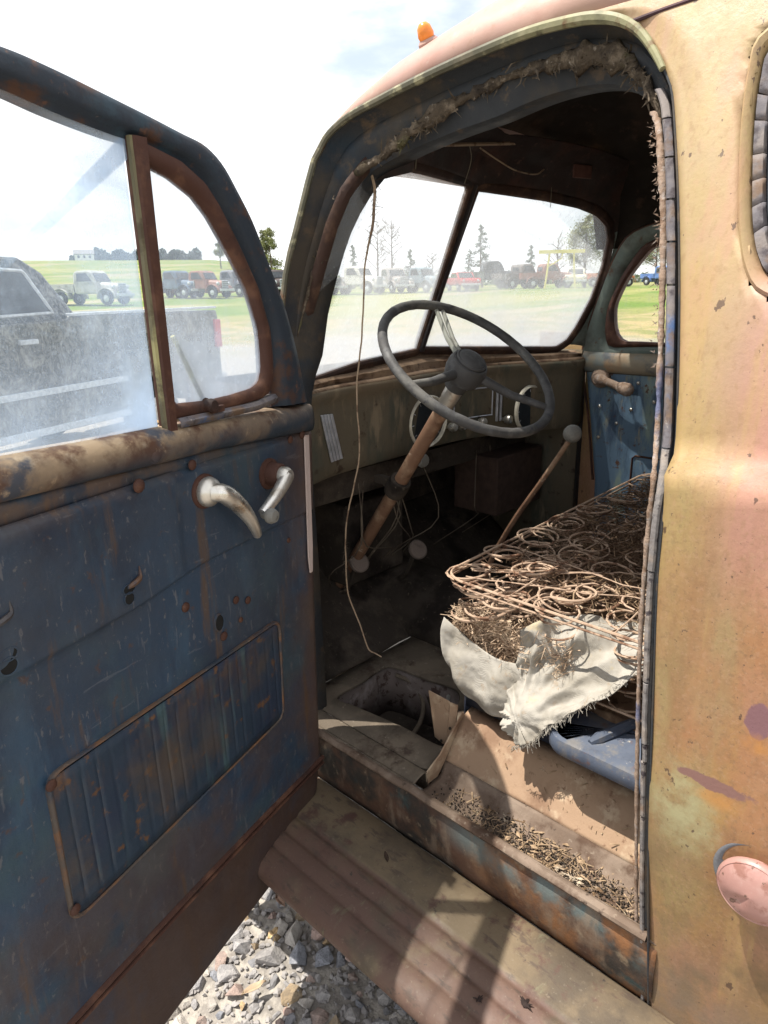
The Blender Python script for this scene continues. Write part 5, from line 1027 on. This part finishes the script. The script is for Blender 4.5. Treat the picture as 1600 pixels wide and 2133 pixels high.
# ================================================================== the ground
CX, CY = -1.02, -1.215
def ground_z(x, y):
    r = math.hypot(x - CX, y - CY); A = math.degrees(math.atan2(x - CX, y - CY)); lf_ = 1 - float(sm(33, 46, A)) if -40 < A else 0
    if -150 < A < -40: lf_ = 0
    if -40 <= A < -10: lf_ *= float(sm(-40, -10, A))
    return -.06 + 1.5 * float(sm(9, 70, r)) + lf_ * 9.0 * float(sm(70, 230, r)) + (1 - lf_) * 1.3 * float(sm(70, 220, r)) - 14 * float(sm(260, 900, r)) + (.02 * nz((x, y, 0), .5) if r > 4 else 0)
rad = np.concatenate([[.02], np.geomspace(.5, 900, 60)]); ang = np.linspace(0, 2 * math.pi, 121)[:-1]
G = [[[CX + r * math.sin(a), CY + r * math.cos(a), ground_z(CX + r * math.sin(a), CY + r * math.cos(a))] for a in ang] for r in rad]
gm = Mat('gravel_yard_and_grass')
dist = gm.n('ShaderNodeVectorMath', operation='LENGTH'); gm.l(gm.tc.outputs['Object'], dist.inputs[0]); dd = gm.math('ADD', dist.outputs['Value'], gm.math('MULTIPLY', gm.math('SUBTRACT', gm.noise(.16, 4, .6), .5), 22))
grav = gm.mix(gm.rng(gm.noise(18, 4, .6), .4, .6), (.36, .33, .29), (.22, .20, .18)); grav = gm.mix(gm.rng(gm.voro(26), .0, .22), (.10, .092, .08), grav)
dry = gm.mix(gm.rng(gm.noise(.9, 5, .6), .4, .6), (.30, .24, .12), (.19, .19, .07))
gr = gm.mix(gm.rng(gm.noise(.22, 5, .6), .42, .6), (.115, .175, .035), (.19, .21, .065)); gr = gm.mix(gm.rng(gm.noise(3.5, 5, .7, off=4), .5, .68, 0, .7), gr, (.07, .11, .022))
gr = gm.mix(gm.rng(gm.noise(.035, 3, .6, (1, 3, 1), off=9), .50, .62, 0, .75), gr, (.27, .25, .10))
gr = gm.mix(gm.rng(gm.noise(.10, 3, .5, (.35, 2.2, 1), off=14), .56, .61, 0, .8), gr, (.30, .25, .15))
cgd = gm.mix(gm.rng(dd, 17, 24), grav, dry); cgd = gm.mix(gm.rng(dd, 27, 36), cgd, gr)
ground = obj('ground', MB().grid(G, False, True), gm.finish(cgd, .95, 0, gm.bump(gm.noise(22, 4, .7), .6, .02), .1), None); ground['kind'] = 'structure'
# stones
def stone_mesh(k):
    r = random.Random(k); bm = bmesh.new()
    sc_ = (r.uniform(.7, 1.25), r.uniform(.6, 1.0), r.uniform(.4, .75))
    for i in range(13):
        v = Vector((r.gauss(0, 1), r.gauss(0, 1), r.gauss(0, 1))).normalized(); f = r.uniform(.8, 1.05); bm.verts.new((v.x * sc_[0] * f, v.y * sc_[1] * f, v.z * sc_[2] * f))
    bmesh.ops.convex_hull(bm, input=bm.verts[:]); bmesh.ops.delete(bm, geom=[v for v in bm.verts if not v.link_faces], context='VERTS')
    me = bpy.data.meshes.new('stone'); bm.to_mesh(me); bm.free(); return me
stm = []
for nm, base, alt in (('grey_ballast', (.42, .40, .39), (.28, .27, .275)), ('pale_ballast', (.56, .52, .47), (.42, .38, .34)), ('blue_grey_ballast', (.27, .275, .30), (.18, .185, .205)), ('ochre_ballast', (.48, .34, .19), (.34, .25, .15)), ('pink_ballast', (.46, .33, .28), (.33, .24, .21))):
    m = Mat(nm); c_ = m.mix(m.rng(m.noise(2.2, 5, .6), .4, .62), base, alt); c_ = m.mix(m.rng(m.noise(9, 4, .7), .56, .70, 0, .6), c_, tuple(b * .5 for b in base)); oi = m.n('ShaderNodeObjectInfo'); c_ = m.mix(m.rng(oi.outputs['Random'], 0, 1, 0, .5), c_, (.20, .18, .16)); stm.append(m.finish(c_, .85, 0, m.bump(m.noise(7, 5, .65), .5, .03), .25))
sms = []
for k in range(24):
    me = stone_mesh(k); me.materials.append(stm[(0, 1, 0, 2, 1, 3, 0, 4, 2, 1, 0, 5 - 1)[k % 12]]); sms.append(me)
pts = []
tries = 0
while len(pts) < 296 and tries < 30000:
    tries += 1; t = rnd.random(); x = rnd.uniform(-.75, .12); y = rnd.uniform(-.62, .42); s_ = rnd.choice((.014, .018, .023, .029, .036, .042)) * rnd.uniform(.85, 1.15)
    if x + .9 * y > .20 or x < -.62 + .1 * y or (x < -.48 and y > .2): continue
    if any((x - p[0]) ** 2 + (y - p[1]) ** 2 < ((s_ + p[2]) * .66) ** 2 for p in pts): continue
    pts.append((x, y, s_)); o = link('stone', sms[rnd.randrange(24)], ground); o.location = (x, y, -.06 + s_ * rnd.uniform(.1, .42)); o.scale = (s_ * 1.1,) * 3; o.rotation_euler = (rnd.gauss(0, .5), rnd.gauss(0, .5), rnd.random() * 6.28)
mb = MB(); sv = [(V([v.co[:] for v in me.vertices]), [tuple(p.vertices) for p in me.polygons]) for me in sms[:8]]
for i in range(5200):
    if i < 3000: x, y = rnd.uniform(-.85, .25), rnd.uniform(-.75, .55); s_ = rnd.uniform(.004, .014); zz = -.058
    else: x, y = rnd.gauss(-.3, 1.3), rnd.gauss(0, 1.3); s_ = rnd.uniform(.010, .032); zz = -.055
    if i >= 3000 and (-.7 < x < .2 and -.65 < y < .45): s_ *= .4
    v, f = sv[i % 8]; a = rnd.random() * 6.28; R_ = V(((math.cos(a), -math.sin(a), 0), (math.sin(a), math.cos(a), 0), (0, 0, 1))); mb.add(v * s_ @ R_.T + V((x, y, zz + s_ * .3)), f)
o = obj('small_gravel', mb, stm[0], None, smooth=False); o['kind'] = 'stuff'; tag(o, 'small grey gravel filling the gaps between the larger stones', 'gravel')
for k, (x, y) in enumerate(((-.20, .03), (-.33, -.06), (-.12, .10))):      # fallen leaves between the stones
    pass; a = rnd.random() * 6.28; d = V((math.cos(a), math.sin(a), 0)); s_ = V((-d[1], d[0], 0)); L_ = rnd.uniform(.02, .045)
    lf = MB().grid([[V((x, y, -.020)) + d * L_ * t + s_ * q * .010 * (1 - t * t) + V((0, 0, .006 * q * q + .008 * nz((t, k, 0), 2))) for q in (-1, 0, 1)] for t in np.linspace(-1, 1, 8)])
    o = obj('dry_leaf', lf, plain('tan_leaf_%d' % (k % 3), ((.40, .28, .15), (.36, .27, .18), (.26, .16, .11))[k % 3], .8), None, solid=.001); tag(o, ('curled ochre tan leaf lying on the sunlit gravel', 'pale straw coloured leaf on the gravel near the door edge', 'reddish brown leaf on the gravel beside the running board')[k], 'leaf', 'dry leaves among the gravel')

# ================================================================== things in the yard
def at(A, d):
    a = math.radians(A); x, y = CX + d * math.sin(a), CY + d * math.cos(a); return x, y, ground_z(x, y)
def placed(mb, X, Y, o):
    m = MB(); m.f = mb.f; m.v = [tuple(V(o) + p[0] * V(X) + p[1] * V(Y) + V((0, 0, p[2]))) for p in mb.v]; return m
# dark pickup parked behind the open door
def mottled():
    m = Mat('reflection_mottled_black_paint')
    f = m.rng(m.noise(4.0, 7, .75, (1, 1, 1), dist=.8), .47, .63); f2 = m.rng(m.noise(13, 6, .75, (1.2, 1.2, .7), off=4, dist=1.4), .46, .58)
    c = m.mix(m.math('MULTIPLY', m.math('ADD', f, f2), .5), (.010, .012, .015), (.24, .245, .235)); c = m.mix(m.rng(m.noise(45, 3, .6, off=8), .58, .70, 0, .7), c, (.32, .32, .31))  # grey mottling paints gravel and tree reflections into the black colour
    return m.finish(c, .18, 0, None, .6)
mot = mottled(); tyre = plain('tyre_rubber', (.02, .02, .02), .9); wg = plain('tinted_window', (.03, .036, .042), .08, 0, .4, 6, 0, .6)
trim_w = plain('pale_trim', (.42, .45, .48), .4); redl = plain('red_tail_lens', (.42, .03, .03), .3); alloy = plain('dull_alloy', (.45, .45, .44), .4, .6)
tail = V((4.10, 6.60, 0)); fx = V((-.927, -.375, 0)); sx_ = V((-.375, .927, 0)); gzp = ground_z(2.2, 6.2)
pk = thing('parked_pickup', 'dark mottled crew cab pickup parked beyond the open door window', 'pickup', (float(tail[0] + fx[0] * 2.8 + sx_[0] * .95), float(tail[1] + fx[1] * 2.8 + sx_[1] * .95), gzp))
o_ = tail + V((0, 0, gzp))
def arc(cx, r, a0, a1, n=9): return [(cx + r * math.cos(t), .36 + r * math.sin(t)) for t in np.linspace(a0, a1, n)]
side = [(0, .62), (0, 1.42), (.02, 1.50), (2.42, 1.53), (2.44, 1.50), (4.25, 1.46), (4.45, 1.30), (5.6, 1.20), (5.75, 1.0), (5.75, .55), (5.35, .50)] + arc(4.85, .47, .3, math.pi - .3) + [(4.38, .48), (1.75, .48)] + arc(1.28, .47, .3, math.pi - .3) + [(.80, .50)]
def prism(poly, y0, y1, z0=0): return MB().slab([(p[0], y0, p[1] + z0) for p in poly], (0, 1, 0), y1 - y0)
obj('body', placed(prism(side, 0, 1.92), fx, sx_, o_), mot, pk, smooth=False, bevel=.03)
cab = MB(); cl_ = [(2.26, 1.50), (2.50, 1.92), (2.70, 2.05), (3.9, 2.07), (4.2, 2.02), (4.75, 1.46)]
cab.grid([[(s, .03 + .16 * (z - 1.46) / .5, z) for s, z in cl_], [(s, 1.89 - .16 * (z - 1.46) / .5, z) for s, z in cl_]]); cab.f.append(tuple(range(6))); cab.f.append(tuple(range(6, 12)))
obj('cab', placed(cab, fx, sx_, o_), mot, pk, smooth=False, bevel=.03)
def sw_(s, z): return (s, .03 + .16 * (z - 1.46) / .5 - .008, z)
for win in ([(2.56, 1.56), (2.72, 1.93), (3.40, 1.96), (3.40, 1.54)], [(3.56, 1.54), (3.56, 1.93), (4.05, 1.91), (4.45, 1.52)]):
    wo_ = obj('side_window', placed(MB().slab([sw_(*p) for p in win], (0, 1, 0), .01), fx, sx_, o_), wg, pk, smooth=False)
    P = [sw_(*p) for p in win] + [sw_(*win[0])]; obj('window_trim', placed(MB().tube(resample(P, 60, True), .016, 5, True), fx, sx_, o_), trim_w, wo_)
obj('bed_rail', placed(MB().box((1.22, .03, 1.535), (1.2, .035, .014)), fx, sx_, o_), trim_w, pk, bevel=.005)
obj('tail_lamp', placed(MB().box((.05, .0, 1.22), (.06, .03, .17)), fx, sx_, o_), redl, pk, bevel=.01)
obj('door_handle', placed(MB().box((2.95, -.015, 1.32), (.10, .02, .022)), fx, sx_, o_), trim_w, pk, bevel=.008)
obj('door_handle', placed(MB().box((3.95, -.015, 1.32), (.10, .02, .022)), fx, sx_, o_), mot, pk, bevel=.008)
obj('wing_mirror', placed(MB().box((4.35, -.14, 1.62), (.07, .11, .10)), fx, sx_, o_), mot, pk, bevel=.02)
obj('side_moulding', placed(MB().box((2.9, -.008, .86), (1.15, .012, .03)), fx, sx_, o_), trim_w, pk, bevel=.005)
obj('sill_trim', placed(MB().box((3.05, .02, .50), (1.3, .03, .035)), fx, sx_, o_), trim_w, pk, bevel=.01)
obj('rear_bumper', placed(MB().box((-.06, .96, .62), (.07, .95, .09)), fx, sx_, o_), alloy, pk, bevel=.02)
for s in (1.28, 4.85):
    for yv in (.12, 1.8):
        c_ = V(o_) + s * fx + yv * sx_ + V((0, 0, .38)); wh = obj('wheel', MB().lathe([(.22, -.11), (.34, -.12), (.38, -.09), (.385, 0), (.38, .09), (.34, .12), (.22, .11)], c_, sx_, 24), tyre, pk)
        obj('wheel_rim', MB().lathe([(.23, .06 * (-1 if yv < 1 else 1)), (.12, .10 * (-1 if yv < 1 else 1)), (0, .09 * (-1 if yv < 1 else 1))], c_, sx_, 20), alloy, wh)

# old vehicles lined up across the field
def old_vehicle(A, d, head, col, label, kind='pickup', cat='truck', s=1.0, bed=None, group='old vehicles lined up across the field'):
    x, y, z = at(A, d); h = math.radians(head); X = V((math.sin(h), math.cos(h), 0)); Y = V((X[1], -X[0], 0)); o = V((x, y, z))
    t = thing('old_truck' if cat == 'truck' else 'old_car', label, cat, (x, y, z), group)
    pm = patina('faded_paint', col, [(tuple(c * .6 for c in col), 2, .45, .65), ((.16, .09, .05), 6, .56, .70)], rough=.5, bump=.05)
    bm_ = pm if bed is None else patina('bed_paint', bed, [((.14, .09, .06), 4, .55, .7)], rough=.6, bump=.05)
    def P(nm, mb, m, par=t, **k):
        q = MB(); q.f = mb.f; q.v = [(p[0] * s, p[1] * s, p[2] * s) for p in mb.v]; return obj(nm, placed(q, X, Y, o), m, par, **k)
    if kind == 'pickup':
        cabp = [(-.55, .62), (-.62, 1.25), (-.55, 1.72), (-.40, 1.86), (.35, 1.88), (.55, 1.78), (.82, 1.26), (.86, .62)]
        P('cab', prism(cabp, -.78, .78), pm, smooth=False, bevel=.09)
        P('hood', MB().grid([[(u, .55 * math.copysign(abs(math.cos(q)) ** .5, math.cos(q)) * (1 - .25 * (u - .8)), .66 + (.60 - .08 * (u - .8)) * math.sin(q) ** .5) for q in np.linspace(.02, math.pi - .02, 14)] for u in (.80, 1.3, 1.8, 1.95)]), pm)
        g_ = P('grille', MB().box((1.97, 0, .92), (.03, .36, .26)), trim_w, bevel=.03)
        for zz in (.74, .86, .98, 1.10): P('grille_bar', MB().box((2.005, 0, zz), (.01, .33, .022)), tyre, g_)
        for sy in (-1, 1):
            for uc in (1.45, -1.5):
                fr2 = [[(uc + .56 * math.cos(q), sy * w_, .40 + .52 * math.sin(q)) for q in np.linspace(-.1, math.pi + .1, 12)] for w_ in (.45, .86, .92)]
                P('fender', MB().grid(fr2), pm, solid=.02)
                c_ = o + (X * uc + Y * sy * .78) * s + V((0, 0, .38)) * s
                w_o = obj('wheel', MB().lathe([(.2 * s, -.1 * s), (.36 * s, -.1 * s), (.38 * s, 0), (.36 * s, .1 * s), (.2 * s, .1 * s)], c_, Y, 16), tyre, t); obj('hub_cap', MB().lathe([(.2 * s, .07 * sy * s), (.12 * s, .11 * sy * s), (0, .12 * sy * s)], c_, Y, 14), trim_w, w_o)
            P('headlamp', MB().lathe([(.12, 0), (.12, .10), (.07, .14), (0, .15)], (1.80, sy * .66, .98), (1, 0, 0), 14), trim_w)
            P('side_window', MB().slab([(-.35, sy * .785, 1.30), (-.30, sy * .785, 1.72), (.30, sy * .785, 1.74), (.62, sy * .785, 1.30)], (0, sy, 0), .012), wg, smooth=False)
        P('windscreen', MB().slab([(.835, -.66, 1.30), (.835, .66, 1.30), (.60, .60, 1.72), (.60, -.60, 1.72)], (1, 0, .5), .02), wg, smooth=False)
        P('rear_window', MB().slab([(-.635, -.4, 1.34), (-.635, .4, 1.34), (-.60, .4, 1.62), (-.60, -.4, 1.62)], (-1, 0, 0), .012), wg, smooth=False)
        bd_ = MB(); bd_.box((-1.55, 0, .72), (.92, .74, .03)); bd_.box((-1.55, -.74, .95), (.92, .02, .22)); bd_.box((-1.55, .74, .95), (.92, .02, .22)); bd_.box((-.66, 0, .95), (.02, .72, .22)); bd_.box((-2.46, 0, .95), (.02, .72, .22)); P('cargo_bed', bd_, bm_, smooth=False)
        P('front_bumper', MB().box((2.15, 0, .55), (.05, .82, .08)), trim_w, bevel=.02)
    else:
        body = [(-2.1, .45), (-2.15, .8), (-1.9, 1.0), (2.0, .98), (2.15, .75), (2.1, .42)]; P('body', prism(body, -.85, .85), pm, smooth=False, bevel=.08)
        gh = [(-1.45, .98), (-1.0, 1.42), (.35, 1.45), (.95, .98)]; P('cabin', prism(gh, -.70, .70), pm, smooth=False, bevel=.06)
        P('windscreen', MB().slab([(.955, -.6, 1.02), (.955, .6, 1.02), (.45, .55, 1.40), (.45, -.55, 1.40)], (.7, 0, .7), .02), wg, smooth=False)
        for sy in (-1, 1):
            P('side_window', MB().slab([(-1.2, sy * .705, 1.03), (-.9, sy * .705, 1.36), (.25, sy * .705, 1.38), (.7, sy * .705, 1.03)], (0, sy, 0), .012), wg, smooth=False)
            P('headlamp', MB().lathe([(.10, 0), (.09, .05), (0, .07)], (2.08, sy * .6, .78), (1, 0, 0), 12), trim_w)
            for uc in (1.3, -1.3):
                c_ = o + (X * uc + Y * sy * .76) * s + V((0, 0, .32)) * s; w_o = obj('wheel', MB().lathe([(.18 * s, -.1 * s), (.31 * s, -.1 * s), (.33 * s, 0), (.31 * s, .1 * s), (.18 * s, .1 * s)], c_, Y, 16), tyre, t); obj('hub_cap', MB().lathe([(.18 * s, .06 * sy * s), (.1 * s, .11 * sy * s), (0, .115 * sy * s)], c_, Y, 14), trim_w, w_o)
        P('front_bumper', MB().box((2.2, 0, .5), (.05, .8, .07)), trim_w, bevel=.02)
    return t
old_vehicle(24.4, 47, 150, (.42, .42, .38), 'pale grey old pickup seen above the bed of the dark pickup', s=1.05)
old_vehicle(30.4, 55, 165, (.10, .15, .21), 'blue grey old pickup just right of the window divider bar')
old_vehicle(32.3, 54, 160, (.30, .15, .11), 'rust brown old pickup beside the blue grey one')
old_vehicle(34.6, 56, 170, (.20, .21, .24), 'slate grey old truck above the red tail lamp of the dark pickup')
old_vehicle(37.9, 56, 200, (.06, .05, .05), 'black old truck in the gap between door frame and cab post')
old_vehicle(41.6, 57, 190, (.30, .24, .21), 'low brown grey old truck near the left edge of the windscreen')
old_vehicle(44.2, 56, 170, (.62, .60, .56), 'white old truck behind the hanging wire', s=1.08)
old_vehicle(47.0, 58, 200, (.30, .27, .25), 'taupe old truck to the right of the white truck')
old_vehicle(49.2, 58, 185, (.20, .26, .30), 'steel blue old truck just left of the windscreen divider')
old_vehicle(52.5, 60, 215, (.42, .05, .05), 'small red old car right of the windscreen divider', kind='car', cat='car')
old_vehicle(54.6, 66, 130, (.05, .055, .06), 'tall black old truck between the red car and the maroon truck', s=1.25, bed=(.20, .22, .2))
old_vehicle(57.0, 66, 110, (.16, .14, .13), 'dark grey flatbed old truck behind the black truck', s=1.1)
old_vehicle(58.9, 66, 125, (.26, .12, .09), 'maroon old truck left of the yellow hoist', s=1.1)
old_vehicle(61.0, 68, 240, (.66, .62, .45), 'cream white old car beside the yellow hoist', kind='car', cat='car', s=1.1)
old_vehicle(63.6, 68, 150, (.62, .22, .06), 'orange old truck at the right end of the row')
old_vehicle(67.3, 80, 200, (.12, .22, .50), 'blue old truck seen through the far door window')
old_vehicle(69.3, 82, 200, (.40, .16, .12), 'dull red old truck seen through the far door window')
# yellow hoist frame
x, y, z = at(59.9, 64); hs_ = thing('yellow_hoist', 'yellow steel hoist frame standing over the row of old trucks', 'hoist', (x, y, z)); ym = plain('yellow_paint', (.60, .54, .14), .5)
rgt = V((math.cos(math.radians(60)), -math.sin(math.radians(60)), 0)); o = V((x, y, z))
for q in (-1.1, 1.1):
    obj('post', MB().tube([o + rgt * (q * 1.15), o + rgt * q + V((0, 0, 1.5)), o + rgt * q * .9 + V((0, 0, 2.9))], .09, 6), ym, hs_)
obj('beam', MB().box(o + V((0, 0, 2.95)), (1.9, .10, .14), rgt, (rgt[1], -rgt[0], 0), (0, 0, 1)), ym, hs_)
obj('brace', MB().tube([o + rgt * -1.0 + V((0, 0, 1.8)), o + V((0, 0, 2.4)), o + rgt * .1 + V((0, 0, 2.9))], .06, 5), ym, hs_)
# farmhouse on the far rise
x, y, z = at(24.2, 214); fh = thing('farmhouse', 'small white farmhouse on the far green rise', 'house', (x, y, z)); wm = plain('white_siding', (.72, .72, .70), .6); rm = plain('grey_shingles', (.20, .19, .19), .8)
ux = V((.9, -.43, 0)); uy = V((.43, .9, 0)); o = V((x, y, z))
obj('wall', MB().box(o + V((0, 0, .5)), (2.4, 1.7, 1.0), ux, uy, (0, 0, 1)), wm, fh, smooth=False)
obj('roof', MB().grid([[o + ux * a + uy * b + V((0, 0, c)) for a in (-2.6, 2.6)] for b, c in ((-1.9, 1.4), (0, 2.5), (1.9, 1.4))]), rm, fh, smooth=False, solid=.15)
for a in (-1.4, 0, 1.4): obj('window', MB().box(o + ux * a - uy * 1.72 + V((0, 0, .75)), (.28, .03, .34), ux, uy, (0, 0, 1)), wg, fh, smooth=False)

# low hedge line far behind the row
hl_ = MB()
for i in range(5200):
    A = rnd.uniform(39, 74); d = 128 + rnd.uniform(-5, 5); x, y, z = at(A, d); hh = (1.0 + 1.5 * abs(nz((A * .9, 0, 3), 1)) + 1.2 * abs(nz((A * 2.7, 0, 7), 1)))
    q = V((x, y, z + rnd.uniform(-.1, hh))); s_ = rnd.uniform(.14, .38); n1 = rng.normal(0, 1, 3); n1 /= np.linalg.norm(n1); n2 = np.cross(n1, rng.normal(0, 1, 3)); n2 /= np.linalg.norm(n2); hl_.add([q - n1 * s_, q + n2 * s_ * .7, q + n1 * s_, q - n2 * s_ * .7], [(0, 1, 2, 3)])
o = obj('far_hedge', hl_, plain('pale_green_hedge', (.12, .155, .08), .9), None, smooth=False); o['kind'] = 'stuff'; tag(o, 'uneven pale green hedge line behind the row of old vehicles', 'hedge')
# trees
barkm = plain('bark', (.13, .10, .08), .9)
def leafm(name, col):
    m = Mat(name); oi = m.rng(m.noise(.9, 4, .6), .38, .62); c = m.mix(oi, tuple(q * .55 for q in col), tuple(q * 1.4 for q in col)); m.finish(c, .85, 0, None, .15); return m.m
LG = leafm('olive_leaves', (.22, .23, .12)); LP = leafm('pine_needles', (.11, .145, .10)); LB = leafm('bare_twig_haze', (.17, .14, .11))
def tree(A, d, h, kind, label, seed, w=1.0):
    r = random.Random(seed); x, y, z = at(A, d); t = thing({'pine': 'pine_tree', 'leafy': 'leafy_tree', 'bare': 'bare_tree'}[kind], label, 'tree', (x, y, z), 'trees beyond the field')
    o = V((x, y, z)); tm = MB(); top_ = o + V((r.uniform(-.3, .3), r.uniform(-.3, .3), h * .97))
    tm.tube(spline([o, o + (top_ - o) * .4 + V((r.uniform(-.2, .2), r.uniform(-.2, .2), 0)), top_], 10), np.linspace(.03 * h ** .8, .008, 10) + .015, 6); lv_ = MB()
    if kind == 'pine':
        for i in range(34):
            f = .16 + .82 * i / 33; c = o + (top_ - o) * f; L_ = (1 - f) ** .8 * h * .24 * w * r.uniform(.6, 1.15) + .12; a = r.random() * 6.28; e = c + V((math.cos(a) * L_, math.sin(a) * L_, -.12 * L_)); tm.tube([c, (c + e) / 2, e], [.03, .02, .008], 4, caps=False)
            for k in range(44):
                q = c + (e - c) * r.uniform(.15, 1.05) + V((r.gauss(0, .12), r.gauss(0, .12), r.gauss(-.04, .12))) * (.6 + L_ * .3); s_ = r.uniform(.06, .17) * (h / 7); n1 = rng.normal(0, 1, 3); n1 /= np.linalg.norm(n1); n2 = np.cross(n1, rng.normal(0, 1, 3)); n2 /= np.linalg.norm(n2)
                lv_.add([q - n1 * s_, q + n2 * s_ * .5, q + n1 * s_, q - n2 * s_ * .5], [(0, 1, 2, 3)])
    else:
        nb = 16 if kind == 'leafy' else 22
        for i in range(nb):
            f = r.uniform(.25, .9); c = o + (top_ - o) * f; a = r.random() * 6.28; L_ = h * r.uniform(.16, .36) * w * (1.15 - f * .6); e = c + V((math.cos(a) * L_, math.sin(a) * L_, L_ * r.uniform(.4, 1.0))); tm.tube([c, c + (e - c) * .5 + V((0, 0, .06 * L_)), e], [.05, .03, .012], 4, caps=False)
            for k in range(4):
                e2 = c + (e - c) * r.uniform(.4, 1) + rng.normal(0, .16, 3) * L_ + V((0, 0, .2 * L_)); tm.tube([c + (e - c) * .55, e2], [.018, .008], 3, caps=False)
                for q_ in range(95 if kind == 'leafy' else 12):
                    q = e2 + rng.normal(0, .22, 3) * L_; s_ = r.uniform(.05, .14) * (h / 8) * (1 if kind == 'leafy' else .6); n1 = rng.normal(0, 1, 3); n1 /= np.linalg.norm(n1); n2 = np.cross(n1, rng.normal(0, 1, 3)); n2 /= np.linalg.norm(n2)
                    lv_.add([q - n1 * s_, q + n2 * s_ * .6, q + n1 * s_, q - n2 * s_ * .6], [(0, 1, 2, 3)])
    obj('trunk', tm, barkm, t); obj('crown', lv_, {'pine': LP, 'leafy': LG, 'bare': LB}[kind], t, smooth=False)
tree(37.6, 96, 7.6, 'leafy', 'olive tree in the gap between the door frame and the cab post', 1, .62)
tree(42.5, 100, 8.5, 'bare', 'tall bare tree left of the hanging wire', 2, .8)
tree(44.0, 104, 6.0, 'pine', 'small pine just behind the hanging wire', 3)
tree(45.8, 100, 8.8, 'bare', 'tall bare tree right of the hanging wire', 4, .9)
tree(47.0, 102, 9.2, 'bare', 'broad bare tree in the middle of the near windscreen pane', 5, .9)
tree(48.4, 100, 5.2, 'pine', 'short blue green pine near the windscreen divider', 6, 1.2)
tree(50.0, 104, 4.8, 'bare', 'thin bare sapling behind the windscreen divider', 7)
tree(54.0, 92, 7.6, 'pine', 'tall dark pine behind the black truck', 8)
tree(53.0, 92, 4.6, 'pine', 'bushy low pine behind the red car', 9, 1.5)
tree(57.6, 96, 5.2, 'pine', 'small pine left of the yellow hoist', 10)
tree(59.6, 98, 6.2, 'bare', 'bare tree behind the yellow hoist', 11)
tree(61.6, 96, 8.6, 'leafy', 'big rounded tree near the right edge of the windscreen', 12, .85)
tree(63.2, 98, 7.0, 'bare', 'bare tree at the far right edge of the windscreen', 13)
tree(66.8, 100, 7.4, 'leafy', 'dark leafy tree at the left side of the far door window', 14)
tree(69.0, 100, 8.0, 'leafy', 'dark leafy tree at the right side of the far door window', 15, 1.1)
tree(33.8, 150, 5.6, 'leafy', 'lone small tree on the rise above the grey truck', 16, .8)
wl_ = MB()
for i in range(5200):
    A = rnd.uniform(23.2, 32.4); d = 232 + rnd.uniform(-6, 6); x, y, z = at(A, d); hh = (1.6 + 1.5 * abs(math.sin(A * 2.3)) + 1.2 * abs(nz((A * 1.7, 0, 0), 1))) * (1 if A > 24.5 else .7)
    q = V((x, y, z + rnd.uniform(0, hh))); s_ = rnd.uniform(.25, .6); n1 = rng.normal(0, 1, 3); n1 /= np.linalg.norm(n1); n2 = np.cross(n1, rng.normal(0, 1, 3)); n2 /= np.linalg.norm(n2); wl_.add([q - n1 * s_, q + n2 * s_ * .7, q + n1 * s_, q - n2 * s_ * .7], [(0, 1, 2, 3)])
o = obj('far_woods', wl_, leafm('far_blue_green_woods', (.06, .085, .08)), None, smooth=False); o['kind'] = 'stuff'; tag(o, 'dark line of far woods along the green rise', 'woods')
